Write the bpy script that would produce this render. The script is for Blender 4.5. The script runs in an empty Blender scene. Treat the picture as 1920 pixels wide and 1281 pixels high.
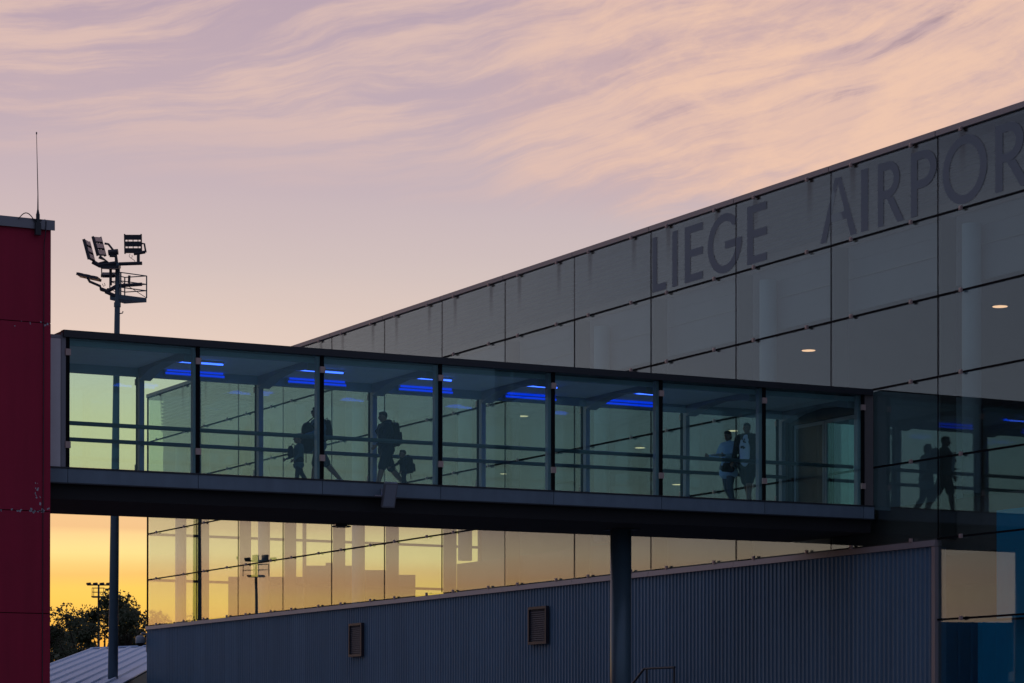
import bpy, bmesh, math, random
from mathutils import Vector, Matrix
random.seed(7)
C = bpy.context.scene.collection
SC = bpy.context.scene
R = math.radians

# ------------------------------------------------------------------ camera
EYE = 1.7                       # eye height over the apron
F, TH, PIT, ROLL, PY = 4885.6, 0.49199, 0.00739, 0.00082, 1352.67
cam_d = bpy.data.cameras.new('camera'); cam = bpy.data.objects.new('camera', cam_d); C.objects.link(cam)
cam_d.sensor_width = 36; cam_d.lens = 36 * F / 1920
cam_d.shift_y = (PY - 640.5) / 1920
cam_d.clip_start = 0.5; cam_d.clip_end = 6000
_f = Vector((math.sin(TH) * math.cos(PIT), math.cos(TH) * math.cos(PIT), math.sin(PIT)))
_r = Vector((math.cos(TH), -math.sin(TH), 0)); _u = _r.cross(_f)
_M = Matrix((_r, _u, -_f)).transposed() @ Matrix.Rotation(ROLL, 3, 'Z')
cam.matrix_world = Matrix.Translation((0, 0, EYE)) @ _M.to_4x4()
SC.camera = cam

def ray(px, py):
    u, v = px - 960, py - PY
    c, s = math.cos(ROLL), math.sin(ROLL)
    x, y = c * u + s * v, -s * u + c * v
    return _r * (x / F) + _u * (-y / F) + _f
def atX(px, py, X): d = ray(px, py); return d * (X / d.x) + Vector((0, 0, EYE))
def atY(px, py, Y): d = ray(px, py); return d * (Y / d.y) + Vector((0, 0, EYE))
def atD(px, py, D): return ray(px, py) * D + Vector((0, 0, EYE))

# ------------------------------------------------------------------ world
def newmat(name):
    m = bpy.data.materials.new(name); m.use_nodes = True; m.node_tree.nodes.clear()
    return m, m.node_tree
class NT:
    def __init__(s, nt): s.n = nt.nodes; s.l = nt.links
    def put(s, node, i, v):
        if isinstance(v, bpy.types.NodeSocket): s.l.new(v, node.inputs[i])
        elif v is not None: node.inputs[i].default_value = v
    def m(s, op, a, b=None, c=None, clamp=False):
        n = s.n.new('ShaderNodeMath'); n.operation = op; n.use_clamp = clamp
        s.put(n, 0, a); s.put(n, 1, b)
        if c is not None: s.put(n, 2, c)
        return n.outputs[0]
    def smooth(s, v, a, b, lo=0.0, hi=1.0):
        n = s.n.new('ShaderNodeMapRange'); n.interpolation_type = 'SMOOTHSTEP'
        s.put(n, 0, v); s.put(n, 1, a); s.put(n, 2, b); s.put(n, 3, lo); s.put(n, 4, hi); return n.outputs[0]
    def mix(s, f, a, b, mode='MIX'):
        n = s.n.new('ShaderNodeMix'); n.data_type = 'RGBA'; n.blend_type = mode
        s.put(n, 0, f); s.put(n, 6, a); s.put(n, 7, b); return n.outputs[2]
    def xyz(s, x, y, z):
        n = s.n.new('ShaderNodeCombineXYZ'); s.put(n, 0, x); s.put(n, 1, y); s.put(n, 2, z); return n.outputs[0]
    def noise(s, v, scale, detail=4, rough=.55, dist=0.0):
        n = s.n.new('ShaderNodeTexNoise'); s.put(n, 'Vector', v); s.put(n, 'Scale', scale); s.put(n, 'Detail', detail)
        s.put(n, 'Roughness', rough); s.put(n, 'Distortion', dist); return n.outputs[0]
    def ramp(s, v, stops):
        n = s.n.new('ShaderNodeValToRGB'); cr = n.color_ramp; s.put(n, 0, v)
        while len(cr.elements) < len(stops): cr.elements.new(.5)
        for e, (p, c) in zip(cr.elements, stops): e.position = p; e.color = (*c, 1)
        return n.outputs[0]
def lin(r, g, b):
    f = lambda c: (c / 255 / 12.92) if c / 255 <= .04045 else ((c / 255 + .055) / 1.055) ** 2.4
    return (f(r), f(g), f(b))

W = bpy.data.worlds.new('World'); SC.world = W; W.use_nodes = True
nt = W.node_tree; nt.nodes.clear(); N = NT(nt)
SUN_AZ, SUN_EL = 13.0, 1.0
tc = nt.nodes.new('ShaderNodeTexCoord'); sp = nt.nodes.new('ShaderNodeSeparateXYZ'); nt.links.new(tc.outputs['Generated'], sp.inputs[0])
dx, dy, dz = sp.outputs
az = N.m('MULTIPLY', N.m('ARCTAN2', dx, dy), 180 / math.pi)
el = N.m('MULTIPLY', N.m('ARCSINE', dz), 180 / math.pi)
# sunset side, by elevation 0..45 degrees
_w = N.noise(N.xyz(N.m('MULTIPLY', az, .035), N.m('MULTIPLY', el, .5), 3.0), 1.0, 3, .5)
elw = N.m('ADD', el, N.m('MULTIPLY', N.m('SUBTRACT', _w, .5), 1.2))
D = 45.0
warm = N.ramp(N.m('DIVIDE', elw, D, clamp=True), [
    (0.0, lin(226, 140, 70)), (2.2 / D, lin(245, 180, 78)), (3.1 / D, lin(250, 208, 98)), (3.5 / D, lin(243, 196, 112)),
    (4.1 / D, lin(252, 226, 150)), (4.55 / D, lin(246, 214, 150)), (4.75 / D, lin(232, 192, 142)), (5.6 / D, lin(234, 200, 152)), (6.6 / D, lin(240, 212, 166)),
    (8.3 / D, lin(226, 206, 194)), (10.2 / D, lin(207, 192, 191)), (12 / D, lin(194, 178, 187)), (16 / D, lin(172, 156, 177)),
    (24 / D, lin(140, 134, 168)), (1.0, lin(96, 104, 146))])
cold = N.ramp(N.m('DIVIDE', el, 60.0, clamp=True), [
    (0.0, lin(182, 178, 176)), (.08, lin(164, 162, 160)), (.12, lin(160, 167, 184)), (.2, lin(152, 156, 176)), (.38, lin(108, 124, 158)), (1.0, lin(78, 96, 142))])
caz = N.m('COSINE', N.m('MULTIPLY', N.m('SUBTRACT', az, SUN_AZ), math.pi / 180))
aoff = N.m('MULTIPLY', N.m('ARCCOSINE', caz), 180 / math.pi)
side = N.smooth(N.m('SUBTRACT', aoff, N.m('MULTIPLY', N.smooth(el, 5.8, 3.4), 13.0)), 49.0, 25.0)
back = N.ramp(N.m('DIVIDE', el, 60.0, clamp=True), [(0.0, lin(102, 110, 126)), (.1, lin(98, 112, 138)), (.35, lin(90, 110, 148)), (1.0, lin(82, 102, 146))])
cold = N.mix(N.smooth(aoff, 60.0, 110.0), cold, back)
base = N.mix(side, cold, warm)
# glow near the sun's azimuth, low in the sky
glow = N.m('MULTIPLY', N.m('MULTIPLY', N.smooth(aoff, 60.0, 34.0), N.smooth(aoff, 12.0, 36.0)), N.smooth(el, 6.0, 2.0))
base = N.mix(glow, base, N.mix(1.0, base, (1.85, 1.6, 3.0, 1), 'MULTIPLY'))
# cirrus: long soft sweeps over the left, a brighter peach bank with wisps towards the right of the frame
big = N.noise(N.xyz(N.m('MULTIPLY', az, .085), N.m('MULTIPLY', el, .17), 7.3), 1.0, 3, .5)
med = N.noise(N.xyz(N.m('MULTIPLY', az, .30), N.m('MULTIPLY', el, .55), 2.3), 1.0, 4, .55)
bend = N.m('ADD', N.m('MULTIPLY', N.m('SUBTRACT', big, .5), 3.6), N.m('MULTIPLY', N.m('SUBTRACT', med, .5), .55))
bend2 = N.m('MULTIPLY', N.m('POWER', N.m('MAXIMUM', N.m('SUBTRACT', az, 20.0), 0.0), 2.0), .0055)
t1 = N.m('SUBTRACT', N.m('SUBTRACT', el, N.m('MULTIPLY', az, .12)), N.m('ADD', bend2, bend))
st = N.noise(N.xyz(N.m('MULTIPLY', az, .07), N.m('MULTIPLY', t1, .40), 1.1), 1.0, 4, .5, .0)
fine = N.noise(N.xyz(N.m('MULTIPLY', az, .15), N.m('MULTIPLY', t1, 1.7), 4.0), 1.0, 9, .64, .0)
wq = N.noise(N.xyz(N.m('MULTIPLY', az, .22), N.m('MULTIPLY', N.m('SUBTRACT', el, N.m('MULTIPLY', az, .12)), .42), 11.0), 1.0, 10, .60, .9)
wf = N.noise(N.xyz(N.m('MULTIPLY', az, .75), N.m('MULTIPLY', N.m('SUBTRACT', el, N.m('MULTIPLY', az, .18)), 2.0), 5.0), 1.0, 9, .66, .35)
edge = N.m('ADD', N.m('ADD', el, N.m('MULTIPLY', N.m('SUBTRACT', big, .5), 3.0)), N.m('ADD', N.m('MULTIPLY', N.m('SUBTRACT', fine, .5), 1.6), N.m('MULTIPLY', N.smooth(az, 18.0, 34.0), 1.3)))
mask = N.smooth(edge, 11.9, 14.2)
rt = N.smooth(N.m('ADD', az, N.m('MULTIPLY', N.m('SUBTRACT', med, .5), 6.0)), 25.0, 33.0)
streak = N.smooth(N.m('ADD', N.m('MULTIPLY', st, .40), N.m('MULTIPLY', fine, .60)), .42, .59)
pf = N.smooth(N.m('ADD', N.m('ADD', N.m('MULTIPLY', wq, .45), N.m('MULTIPLY', fine, .22)), N.m('MULTIPLY', wf, .33)), .43, .62)
veil = N.mix(rt, lin(200, 174, 181) + (1,), lin(209, 176, 173) + (1,))
pink = N.mix(rt, lin(226, 194, 182) + (1,), lin(241, 200, 176) + (1,))
sh = N.mix(rt, lin(186, 164, 178) + (1,), lin(176, 150, 164) + (1,))
sh = N.mix(.15, sh, (0, 0, 0, 1))
hi_ = N.smooth(el, 20.0, 50.0)
def cool(c): return N.mix(side, lin(122, 124, 148) + (1,), N.mix(hi_, c, lin(150, 146, 172) + (1,)))
gap = N.m('MULTIPLY', N.m('MULTIPLY', N.smooth(N.m('ADD', N.m('MULTIPLY', wq, .5), N.m('MULTIPLY', fine, .5)), .47, .36), N.smooth(el, 12.0, 14.5)), N.smooth(az, 27.0, 36.0))
col = N.mix(N.m('MULTIPLY', mask, N.m('ADD', .35, N.m('MULTIPLY', rt, .45))), base, cool(veil))
col = N.mix(N.m('MULTIPLY', N.m('MULTIPLY', mask, streak), N.m('SUBTRACT', .75, N.m('MULTIPLY', rt, .15))), col, cool(pink))
col = N.mix(N.m('MULTIPLY', N.m('MULTIPLY', mask, pf), N.m('ADD', .08, N.m('MULTIPLY', rt, .80)), clamp=True), col, cool(pink))
col = N.mix(N.m('MULTIPLY', gap, .75), col, cool(sh))
col = N.mix(N.smooth(el, -1.0, -3.0), col, (.04, .045, .055, 1))
# physical dusk sky added underneath, faint
sky = nt.nodes.new('ShaderNodeTexSky'); sky.sky_type = 'NISHITA'; sky.sun_disc = False
sky.sun_elevation = R(SUN_EL); sky.sun_rotation = R(SUN_AZ); sky.dust_density = 2
bg1 = nt.nodes.new('ShaderNodeBackground'); nt.links.new(col, bg1.inputs[0]); bg1.inputs[1].default_value = 0.955
bg2 = nt.nodes.new('ShaderNodeBackground'); nt.links.new(sky.outputs[0], bg2.inputs[0]); bg2.inputs[1].default_value = 0.012
ad = nt.nodes.new('ShaderNodeAddShader'); nt.links.new(bg1.outputs[0], ad.inputs[0]); nt.links.new(bg2.outputs[0], ad.inputs[1])
ow = nt.nodes.new('ShaderNodeOutputWorld'); nt.links.new(ad.outputs[0], ow.inputs[0])

# last red light of the sun, almost on the horizon
sd = bpy.data.lights.new('sun', 'SUN'); sd.energy = 0.22; sd.angle = R(0.5); sd.color = (1, .55, .3)
so = bpy.data.objects.new('sun', sd); C.objects.link(so)
_sv = Vector((math.sin(R(SUN_AZ)) * math.cos(R(SUN_EL)), math.cos(R(SUN_AZ)) * math.cos(R(SUN_EL)), math.sin(R(SUN_EL))))
so.rotation_euler = (-_sv).to_track_quat('-Z', 'Y').to_euler(); so.location = (-60, 200, 40)
SC.view_settings.view_transform = 'Standard'; SC.view_settings.look = 'None'
SC.view_settings.exposure = 0; SC.view_settings.gamma = 1; SC.view_settings.use_curve_mapping = False
SC.cycles.transparent_max_bounces = 48; SC.cycles.max_bounces = 10; SC.cycles.glossy_bounces = 5; SC.cycles.diffuse_bounces = 3
SC.cycles.use_denoising = True

# ------------------------------------------------------------------ materials
def principled(name, col, rough=.6, metal=0.0, var=.12, scale=3.0, bump=0.0, bscale=40.0, spec=None, streaks=0.0, each=0.0):
    m, t = newmat(name); n = NT(t)
    o = t.nodes.new('ShaderNodeOutputMaterial'); p = t.nodes.new('ShaderNodeBsdfPrincipled')
    g = t.nodes.new('ShaderNodeNewGeometry').outputs['Position']
    nz = n.noise(g, scale, 6, .6)
    f = n.m('ADD', 1 - var, n.m('MULTIPLY', nz, 2 * var))
    if each:
        oi = t.nodes.new('ShaderNodeObjectInfo'); f = n.m('MULTIPLY', f, n.m('ADD', 1 - each, n.m('MULTIPLY', oi.outputs['Random'], 2 * each)))
    if streaks:
        s = t.nodes.new('ShaderNodeSeparateXYZ'); t.links.new(g, s.inputs[0])
        k = n.noise(n.xyz(n.m('MULTIPLY', s.outputs[0], 4.0), n.m('MULTIPLY', s.outputs[1], 4.0), n.m('MULTIPLY', s.outputs[2], .25)), 1.0, 5, .6)
        f = n.m('MULTIPLY', f, n.m('ADD', 1 - streaks, n.m('MULTIPLY', k, 2 * streaks)))
    c = n.mix(1.0, (*col, 1), n.xyz(f, f, f), 'MULTIPLY')
    t.links.new(c, p.inputs['Base Color']); p.inputs['Metallic'].default_value = metal
    t.links.new(n.m('ADD', rough - .08, n.m('MULTIPLY', nz, .16), clamp=True), p.inputs['Roughness'])
    if spec is not None: p.inputs['Specular IOR Level'].default_value = spec
    if bump:
        b = t.nodes.new('ShaderNodeBump'); b.inputs['Strength'].default_value = bump; b.inputs['Distance'].default_value = .01
        t.links.new(n.noise(g, bscale, 4, .6), b.inputs['Height']); t.links.new(b.outputs[0], p.inputs['Normal'])
    t.links.new(p.outputs[0], o.inputs[0]); return m

def glass(name, tint, refl=(1, 1, 1), boost=1.0, wave=0.0, stain=False, dust=0.02):
    """flat architectural glazing: tinted see-through plus Fresnel mirror"""
    m, t = newmat(name); n = NT(t)
    o = t.nodes.new('ShaderNodeOutputMaterial'); geo = t.nodes.new('ShaderNodeNewGeometry')
    fr = t.nodes.new('ShaderNodeFresnel')
    t.links.new(n.m('ADD', 1.52, n.m('MULTIPLY', geo.outputs['Backfacing'], 1 / 1.52 - 1.52)), fr.inputs[0])
    gl = t.nodes.new('ShaderNodeBsdfGlossy'); gl.inputs['Color'].default_value = (*refl, 1); gl.inputs['Roughness'].default_value = 0.0
    if wave:
        b = t.nodes.new('ShaderNodeBump'); b.inputs['Strength'].default_value = 1.0; b.inputs['Distance'].default_value = wave
        t.links.new(n.noise(geo.outputs['Position'], .55, 1, .4), b.inputs['Height'])
        t.links.new(b.outputs[0], gl.inputs['Normal'])
    tr = t.nodes.new('ShaderNodeBsdfTransparent'); tr.inputs['Color'].default_value = (*tint, 1)
    mx = t.nodes.new('ShaderNodeMixShader'); t.links.new(n.m('MULTIPLY', fr.outputs[0], boost, clamp=True), mx.inputs[0])
    t.links.new(tr.outputs[0], mx.inputs[1]); t.links.new(gl.outputs[0], mx.inputs[2])
    df = t.nodes.new('ShaderNodeBsdfDiffuse')
    mask = n.m('MULTIPLY', n.noise(geo.outputs['Position'], 1.3, 6, .65), dust * 2)
    df.inputs[0].default_value = (.28, .27, .26, 1)
    if stain:
        tcn = t.nodes.new('ShaderNodeTexCoord'); s = t.nodes.new('ShaderNodeSeparateXYZ'); t.links.new(tcn.outputs['Object'], s.inputs[0])
        acc = None
        for yy in (.78, -.78 + 0):
            dd = n.m('ABSOLUTE', n.m('SUBTRACT', n.m('ABSOLUTE', s.outputs[1]), 1.1))
        k = n.smooth(dd, .16, .02)
        k = n.m('MULTIPLY', k, n.smooth(s.outputs[2], -.3, .86))
        k = n.m('MULTIPLY', k, n.noise(n.xyz(n.m('MULTIPLY', s.outputs[1], 14.0), 0.0, n.m('MULTIPLY', s.outputs[2], 1.2)), 1.0, 4, .6))
        mask = n.m('ADD', mask, n.m('MULTIPLY', k, .55), clamp=True)
        df.inputs[0].default_value = (.17, .12, .10, 1)
    m2 = t.nodes.new('ShaderNodeMixShader'); t.links.new(mask, m2.inputs[0])
    t.links.new(mx.outputs[0], m2.inputs[1]); t.links.new(df.outputs[0], m2.inputs[2])
    t.links.new(m2.outputs[0], o.inputs[0]); return m

def emis(name, col, st):
    m, t = newmat(name); o = t.nodes.new('ShaderNodeOutputMaterial'); e = t.nodes.new('ShaderNodeEmission')
    e.inputs[0].default_value = (*col, 1); e.inputs[1].default_value = st; t.links.new(e.outputs[0], o.inputs[0]); return m

M = dict(
    asphalt=principled('apron_concrete', (.17, .17, .17), .85, var=.3, scale=.4, bump=.4),
    dark_metal=principled('dark_painted_steel', (.028, .032, .038), .5, var=.2),
    black=principled('black_rubber_gasket', (.008, .008, .01), .75, spec=.1),
    fascia=principled('blue_grey_fascia', (.17, .23, .28), .6, .0, var=.15, streaks=.2, each=.06),
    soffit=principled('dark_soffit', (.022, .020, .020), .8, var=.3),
    post=principled('grey_steel_post', (.30, .33, .38), .5, var=.15),
    header=principled('grey_header', (.36, .48, .54), .6, var=.15),
    ceiling=principled('bridge_ceiling_board', (.72, .82, .84), .7, var=.12),
    rail=principled('teal_handrail', (.035, .075, .09), .4, var=.15),
    white_panel=principled('off_white_panel', (.68, .66, .66), .6, var=.1, streaks=.12),
    brown_panel=principled('taupe_panel', (.17, .15, .14), .6, var=.1, streaks=.1),
    cap=principled('anodised_capping', (.36, .295, .285), .5, .15, var=.1),
    clad=principled('ribbed_blue_grey_cladding', (.14, .225, .31), .6, .1, var=.12, streaks=.2, each=.07),
    red=principled('dark_red_cladding', (.37, .015, .05), .65, spec=.3, var=.16, scale=.8, streaks=.22, each=.08, bump=.15, bscale=25),
    redjoint=principled('dark_joint', (.02, .003, .006), .8),
    scuff=principled('bare_scuffed_plaster', (.5, .5, .55), .8, var=.3, scale=20),
    grey_cap=principled('grey_flashing', (.24, .24, .26), .45, .3, var=.1),
    bracket=principled('clamp_metal', (.55, .40, .35), .5, .2, var=.1),
    mast=principled('galvanised_teal_mast', (.075, .11, .135), .5, .3, var=.15),
    lampbody=principled('floodlight_body', (.045, .04, .05), .5, .2, var=.15),
    lens=principled('floodlight_lens_sky_tint', (.80, .52, .42), .4, var=.05),  # warm sky reflection put into the lens colour
    concrete=principled('painted_column', (.34, .42, .46), .7, var=.08),
    inner_wall=principled('inner_wall', (.15, .21, .22), .85, var=.15),
    inner_dark=principled('plenum_board', (.24, .26, .29), .8, var=.12, scale=1.2),
    louvre=principled('louvre_slat', (.10, .12, .125), .6, var=.1),
    fin=principled('glazing_fin', (.08, .075, .065), .6, var=.1),
    trim=principled('pale_trim', (.26, .28, .29), .6, var=.1),
    letter=principled('dark_frosted_film', (.20, .23, .255), .75, var=.08),
    pillar=principled('painted_support', (.10, .16, .20), .35, .2, var=.1),
    roofmetal=principled('pale_roof_sheet', (.55, .66, .82), .65, .0, var=.12, streaks=.06),
    farwall=principled('far_building_wall', (.10, .085, .07), .9, var=.1),
    bluewall=principled('blue_hangar_cladding', (.008, .40, .72), .5, var=.15),
    bark=principled('bark', (.05, .038, .028), .9, bump=.5),
    leaf=principled('leaf', (.045, .06, .022), .7, var=.3),
    skin=principled('skin', (.30, .17, .12), .55, var=.05), skin_tan=principled('tanned_skin', (.24, .13, .09), .55, var=.05),
    hair=principled('dark_hair', (.02, .015, .012), .6), hair_grey=principled('cropped_hair', (.06, .045, .035), .7),
    navy=principled('navy_cloth', (.012, .016, .03), .85, var=.2), blackcloth=principled('black_cloth', (.009, .009, .012), .85, var=.2),
    bluecloth=principled('blue_cloth', (.05, .13, .20), .85, var=.15), paleblue=principled('pale_blue_knit', (.46, .70, .88), .9, var=.1),
    whitecloth=principled('white_cotton', (.70, .80, .95), .9, var=.06), jeans=principled('grey_jeans', (.13, .17, .19), .9, var=.2),
    olive=principled('dark_olive_jacket', (.02, .026, .02), .85, var=.2), shoe=principled('pale_shoe', (.5, .5, .55), .6),
    redcloth=principled('dark_maroon_cloth', (.05, .02, .02), .85, var=.2), denimkid=principled('dusty_blue_jacket', (.06, .11, .13), .85, var=.2),
    tyre=principled('plastic_housing', (.35, .36, .38), .5),
)
M['bridge_glass'] = glass('bridge_glass', (.855, .97, .955), (.7, 1, 1), 1.0, dust=.008)
M['facade_glass'] = glass('facade_glass', (.85, .91, .88), (.94, .96, 1.0), 1.4, wave=.0006, dust=.012)
M['facade_glass_top'] = glass('facade_glass_stained', (.85, .91, .88), (.94, .96, 1.0), 1.4, wave=.0006, stain=True, dust=.03)
M['blue_line'] = emis('blue_tube_light', (.0, .06, 1.0), 3.0)
M['blue_core'] = emis('blue_tube_core', (.05, .13, 1.0), 3.2)
M['blue_panel'] = emis('blue_diffuser', (.0, .045, 1.0), .8)
M['warm'] = emis('warm_downlight', (1.0, .55, .33), 1.5)

# ------------------------------------------------------------------ mesh helpers
class MB:
    def __init__(s): s.v = []; s.f = []
    def add(s, vs, fs): k = len(s.v); s.v += [tuple(v) for v in vs]; s.f += [tuple(i + k for i in f) for f in fs]; return s
    def box(s, x0, x1, y0, y1, z0, z1):
        vs = [(x, y, z) for z in (z0, z1) for y in (y0, y1) for x in (x0, x1)]
        return s.add(vs, [(0, 2, 3, 1), (4, 5, 7, 6), (0, 1, 5, 4), (2, 6, 7, 3), (0, 4, 6, 2), (1, 3, 7, 5)])
    def hexa(s, vs): return s.add(vs, [(0, 2, 3, 1), (4, 5, 7, 6), (0, 1, 5, 4), (2, 6, 7, 3), (0, 4, 6, 2), (1, 3, 7, 5)])
    def beam(s, a, b, w, h, up=(0, 0, 1)):
        a, b = Vector(a), Vector(b); d = (b - a).normalized(); r = d.cross(Vector(up))
        r = (r if r.length > 1e-4 else d.cross(Vector((1, 0, 0)))).normalized(); u = r.cross(d)
        vs = [p + r * (w / 2 * i) + u * (h / 2 * j) for p in (a, b) for j in (-1, 1) for i in (-1, 1)]
        return s.hexa(vs)
    def tube(s, pts, r, n=8, cap=True):
        pts = [Vector(p) for p in pts]; rs = r if isinstance(r, (list, tuple)) else [r] * len(pts); vs = []; fs = []
        ref = None
        for i, p in enumerate(pts):
            d = (pts[min(i + 1, len(pts) - 1)] - pts[max(i - 1, 0)]).normalized()
            if ref is None: ref = d.orthogonal().normalized()
            a = (ref - d * ref.dot(d)).normalized(); ref = a; b = d.cross(a)
            for k in range(n):
                t = 2 * math.pi * k / n; vs.append(p + (a * math.cos(t) + b * math.sin(t)) * rs[i])
        for i in range(len(pts) - 1):
            for k in range(n):
                q = (k + 1) % n; fs.append((i * n + k, i * n + q, (i + 1) * n + q, (i + 1) * n + k))
        if cap: fs += [tuple(range(n - 1, -1, -1)), tuple((len(pts) - 1) * n + k for k in range(n))]
        return s.add(vs, fs)
    def ell(s, c, r, nu=14, nv=9, rot=None):
        c = Vector(c); vs = []; fs = []
        for j in range(nv + 1):
            ph = math.pi * j / nv
            for i in range(nu):
                t = 2 * math.pi * i / nu
                v = Vector((r[0] * math.sin(ph) * math.cos(t), r[1] * math.sin(ph) * math.sin(t), r[2] * math.cos(ph)))
                if rot: v = rot @ v
                vs.append(c + v)
        for j in range(nv):
            for i in range(nu):
                q = (i + 1) % nu; fs.append((j * nu + i, (j + 1) * nu + i, (j + 1) * nu + q, j * nu + q))
        return s.add(vs, fs)
    def cap(s, a, b, ra, rb, n=10):
        a, b = Vector(a), Vector(b); d = (b - a).normalized(); pts = []; rs = []
        for k in range(4): t = math.pi / 2 * (k + .35) / 4.35; pts.append(a - d * ra * math.cos(t)); rs.append(ra * math.sin(t))
        pts += [a, b]; rs += [ra, rb]
        for k in range(3, -1, -1): t = math.pi / 2 * (k + .35) / 4.35; pts.append(b + d * rb * math.cos(t)); rs.append(rb * math.sin(t))
        # tube with fixed axis
        o = d.orthogonal().normalized(); q = d.cross(o); vs = []; fs = []
        for p, r in zip(pts, rs):
            for k in range(n): t = 2 * math.pi * k / n; vs.append(p + (o * math.cos(t) + q * math.sin(t)) * r)
        for i in range(len(pts) - 1):
            for k in range(n):
                w = (k + 1) % n; fs.append((i * n + k, i * n + w, (i + 1) * n + w, (i + 1) * n + k))
        fs += [tuple(range(n - 1, -1, -1)), tuple((len(pts) - 1) * n + k for k in range(n))]
        return s.add(vs, fs)
    def prism(s, pts, a, b, axis='x'):
        """polygon (u,v) extruded between a and b: axis x -> (x,u,v)"""
        n = len(pts)
        mk = {'x': lambda t, p: (t, p[0], p[1]), 'y': lambda t, p: (p[0], t, p[1]), 'z': lambda t, p: (p[0], p[1], t)}[axis]
        vs = [mk(a, p) for p in pts] + [mk(b, p) for p in pts]
        return s.add(vs, [tuple(range(n - 1, -1, -1)), tuple(range(n, 2 * n))] + [(i, (i + 1) % n, n + (i + 1) % n, n + i) for i in range(n)])
    def mesh(s, name, mat, off=(0, 0, 0), smooth=False):
        me = bpy.data.meshes.new(name); o = Vector(off)
        me.from_pydata([tuple(Vector(v) - o) for v in s.v], [], s.f); me.validate()
        bm = bmesh.new(); bm.from_mesh(me); bmesh.ops.recalc_face_normals(bm, faces=bm.faces); bm.to_mesh(me); bm.free()
        me.materials.append(mat)
        if smooth:
            for p in me.polygons: p.use_smooth = True
        return me
WL = {}
def thing(name, label, cat, loc=(0, 0, 0), group=None):
    o = bpy.data.objects.new(name, None); C.objects.link(o); o.location = loc; o.empty_display_size = .2
    WL[o] = Vector(loc); o['label'] = label; o['category'] = cat
    if group: o['group'] = group
    return o
def link(name, me, parent=None, at=(0, 0, 0)):
    o = bpy.data.objects.new(name, me); C.objects.link(o); at = Vector(at); WL[o] = at
    if parent: o.parent = parent; o.location = at - WL[parent]
    else: o.location = at
    return o
def part(name, mb, mat, parent=None, smooth=False, at=None):
    if at is None:
        n = len(mb.v); at = sum((Vector(v) for v in mb.v), Vector()) / max(n, 1)
        return link(name, mb.mesh(name, mat, at, smooth), parent, at)
    return link(name, mb.mesh(name, mat, (0, 0, 0), smooth), parent, at)
def tag(o, label, cat, group=None, kind=None):
    o['label'] = label; o['category'] = cat
    if group: o['group'] = group
    if kind: o['kind'] = kind
    return o

# ------------------------------------------------------------------ main dimensions (m)
KF = 33.58 / 34.27                # scale of the facade so that it meets the bridge end
D0, Y1, PW, HT, HR, HCAP, EEND = 33.58, 44.693 * KF, 3.9346 * KF, 12.957 * KF + EYE, 1.7286 * KF, 13.034 * KF + EYE, 5.0566 * KF
BX, BAY, ZT, ZB, BS, YN = 15.382, 2.5507, 7.526 + EYE, 5.014 + EYE, .00417, 46.0
YF = 49.25
YC = Y1 + 11 * PW + EEND          # left end of the facade
YR = Y1 - 4 * PW                  # right end, outside the frame
ZG = HT - 5 * HR                  # bottom of the raised glazing
def bs(x): return BS * (x - BX)

# ------------------------------------------------------------------ ground
g = part('ground', MB().box(-1500, 1500, -1500, 1500, -.5, 0), M['asphalt'], at=(0, 0, 0)); g['kind'] = 'structure'
g['label'] = 'grey concrete airport apron'

# ------------------------------------------------------------------ terminal building
T = thing('terminal_building', 'long glass fronted airport terminal hall with ribbed blue grey base and name lettering', 'building', (D0, (YC + YR) / 2, 0))
cols = []                         # (y0, y1) bays, from the right end to the far left corner
y = YR
while y < Y1 + 11 * PW - .1: cols.append((y, y + PW)); y += PW
cols.append((Y1 + 11 * PW, YC))
def pane_mesh(w, h, mat): return MB().box(-.006, .006, -w / 2 + .012, w / 2 - .012, -h / 2 + .02, h / 2 - .02).mesh('glass_pane', mat)
pm = {}
bar_me = {}
clamp_me = MB().box(-.015, .03, -.04, .04, -.042, .042).box(-.028, -.015, -.022, .022, -.025, .025).mesh('clamp', M['bracket'])
for ci, (a, b) in enumerate(cols):
    w = b - a; cy = (a + b) / 2
    nrow = 8 if b <= Y1 + .1 else 5
    for r in range(nrow):
        zt = HT - r * HR; zb_ = max(zt - HR, .12)
        if zt - zb_ < .3: continue
        key = (round(w, 2), r == 0, round(zt - zb_, 2))
        if key not in pm: pm[key] = pane_mesh(w, zt - zb_, M['facade_glass_top'] if r == 0 else M['facade_glass'])
        o = link('glass_pane', pm[key], T, (D0 + random.uniform(-.001, .001), cy, (zt + zb_) / 2))
        o.rotation_euler = (0, random.uniform(-.0016, .0016), random.uniform(-.0022, .0022))
        if r > 0:
            if w not in bar_me: bar_me[w] = MB().box(-.012, .012, -w / 2 + .002, w / 2 - .002, -.02, .02).mesh('glazing_bar', M['black'])
            link('glazing_bar', bar_me[w], T, (D0 - .02, cy, zt))
        for fr in (.22, .78):
            link('clamp', clamp_me, T, (D0 - .08, a + fr * w, zt - (.06 if r == 0 else 0)))
    if nrow == 5:
        for fr in (.22, .78): link('clamp', clamp_me, T, (D0 - .08, a + fr * w, ZG + .02))
    # capping over each bay, with a joint between
    part('roof_capping', MB().prism([(D0 - .075, HCAP), (D0 - .075, HCAP - .12), (D0 - .015, HCAP - .12), (D0 + .5, HCAP - .05), (D0 + .5, HCAP + .02)], a + .012, b - .012, 'y'), M['cap'], T)
    z0 = ZG if nrow == 5 else .1
    part('vertical_joint', MB().box(D0 - .012, D0 + .012, a - .012, a + .012, z0 + .03, HT - .02), M['black'], T)
    part('glazing_fin', MB().box(D0 + .05, D0 + .46, a - .02, a + .02, z0, HT - HR), M['fin'], T)
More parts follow.
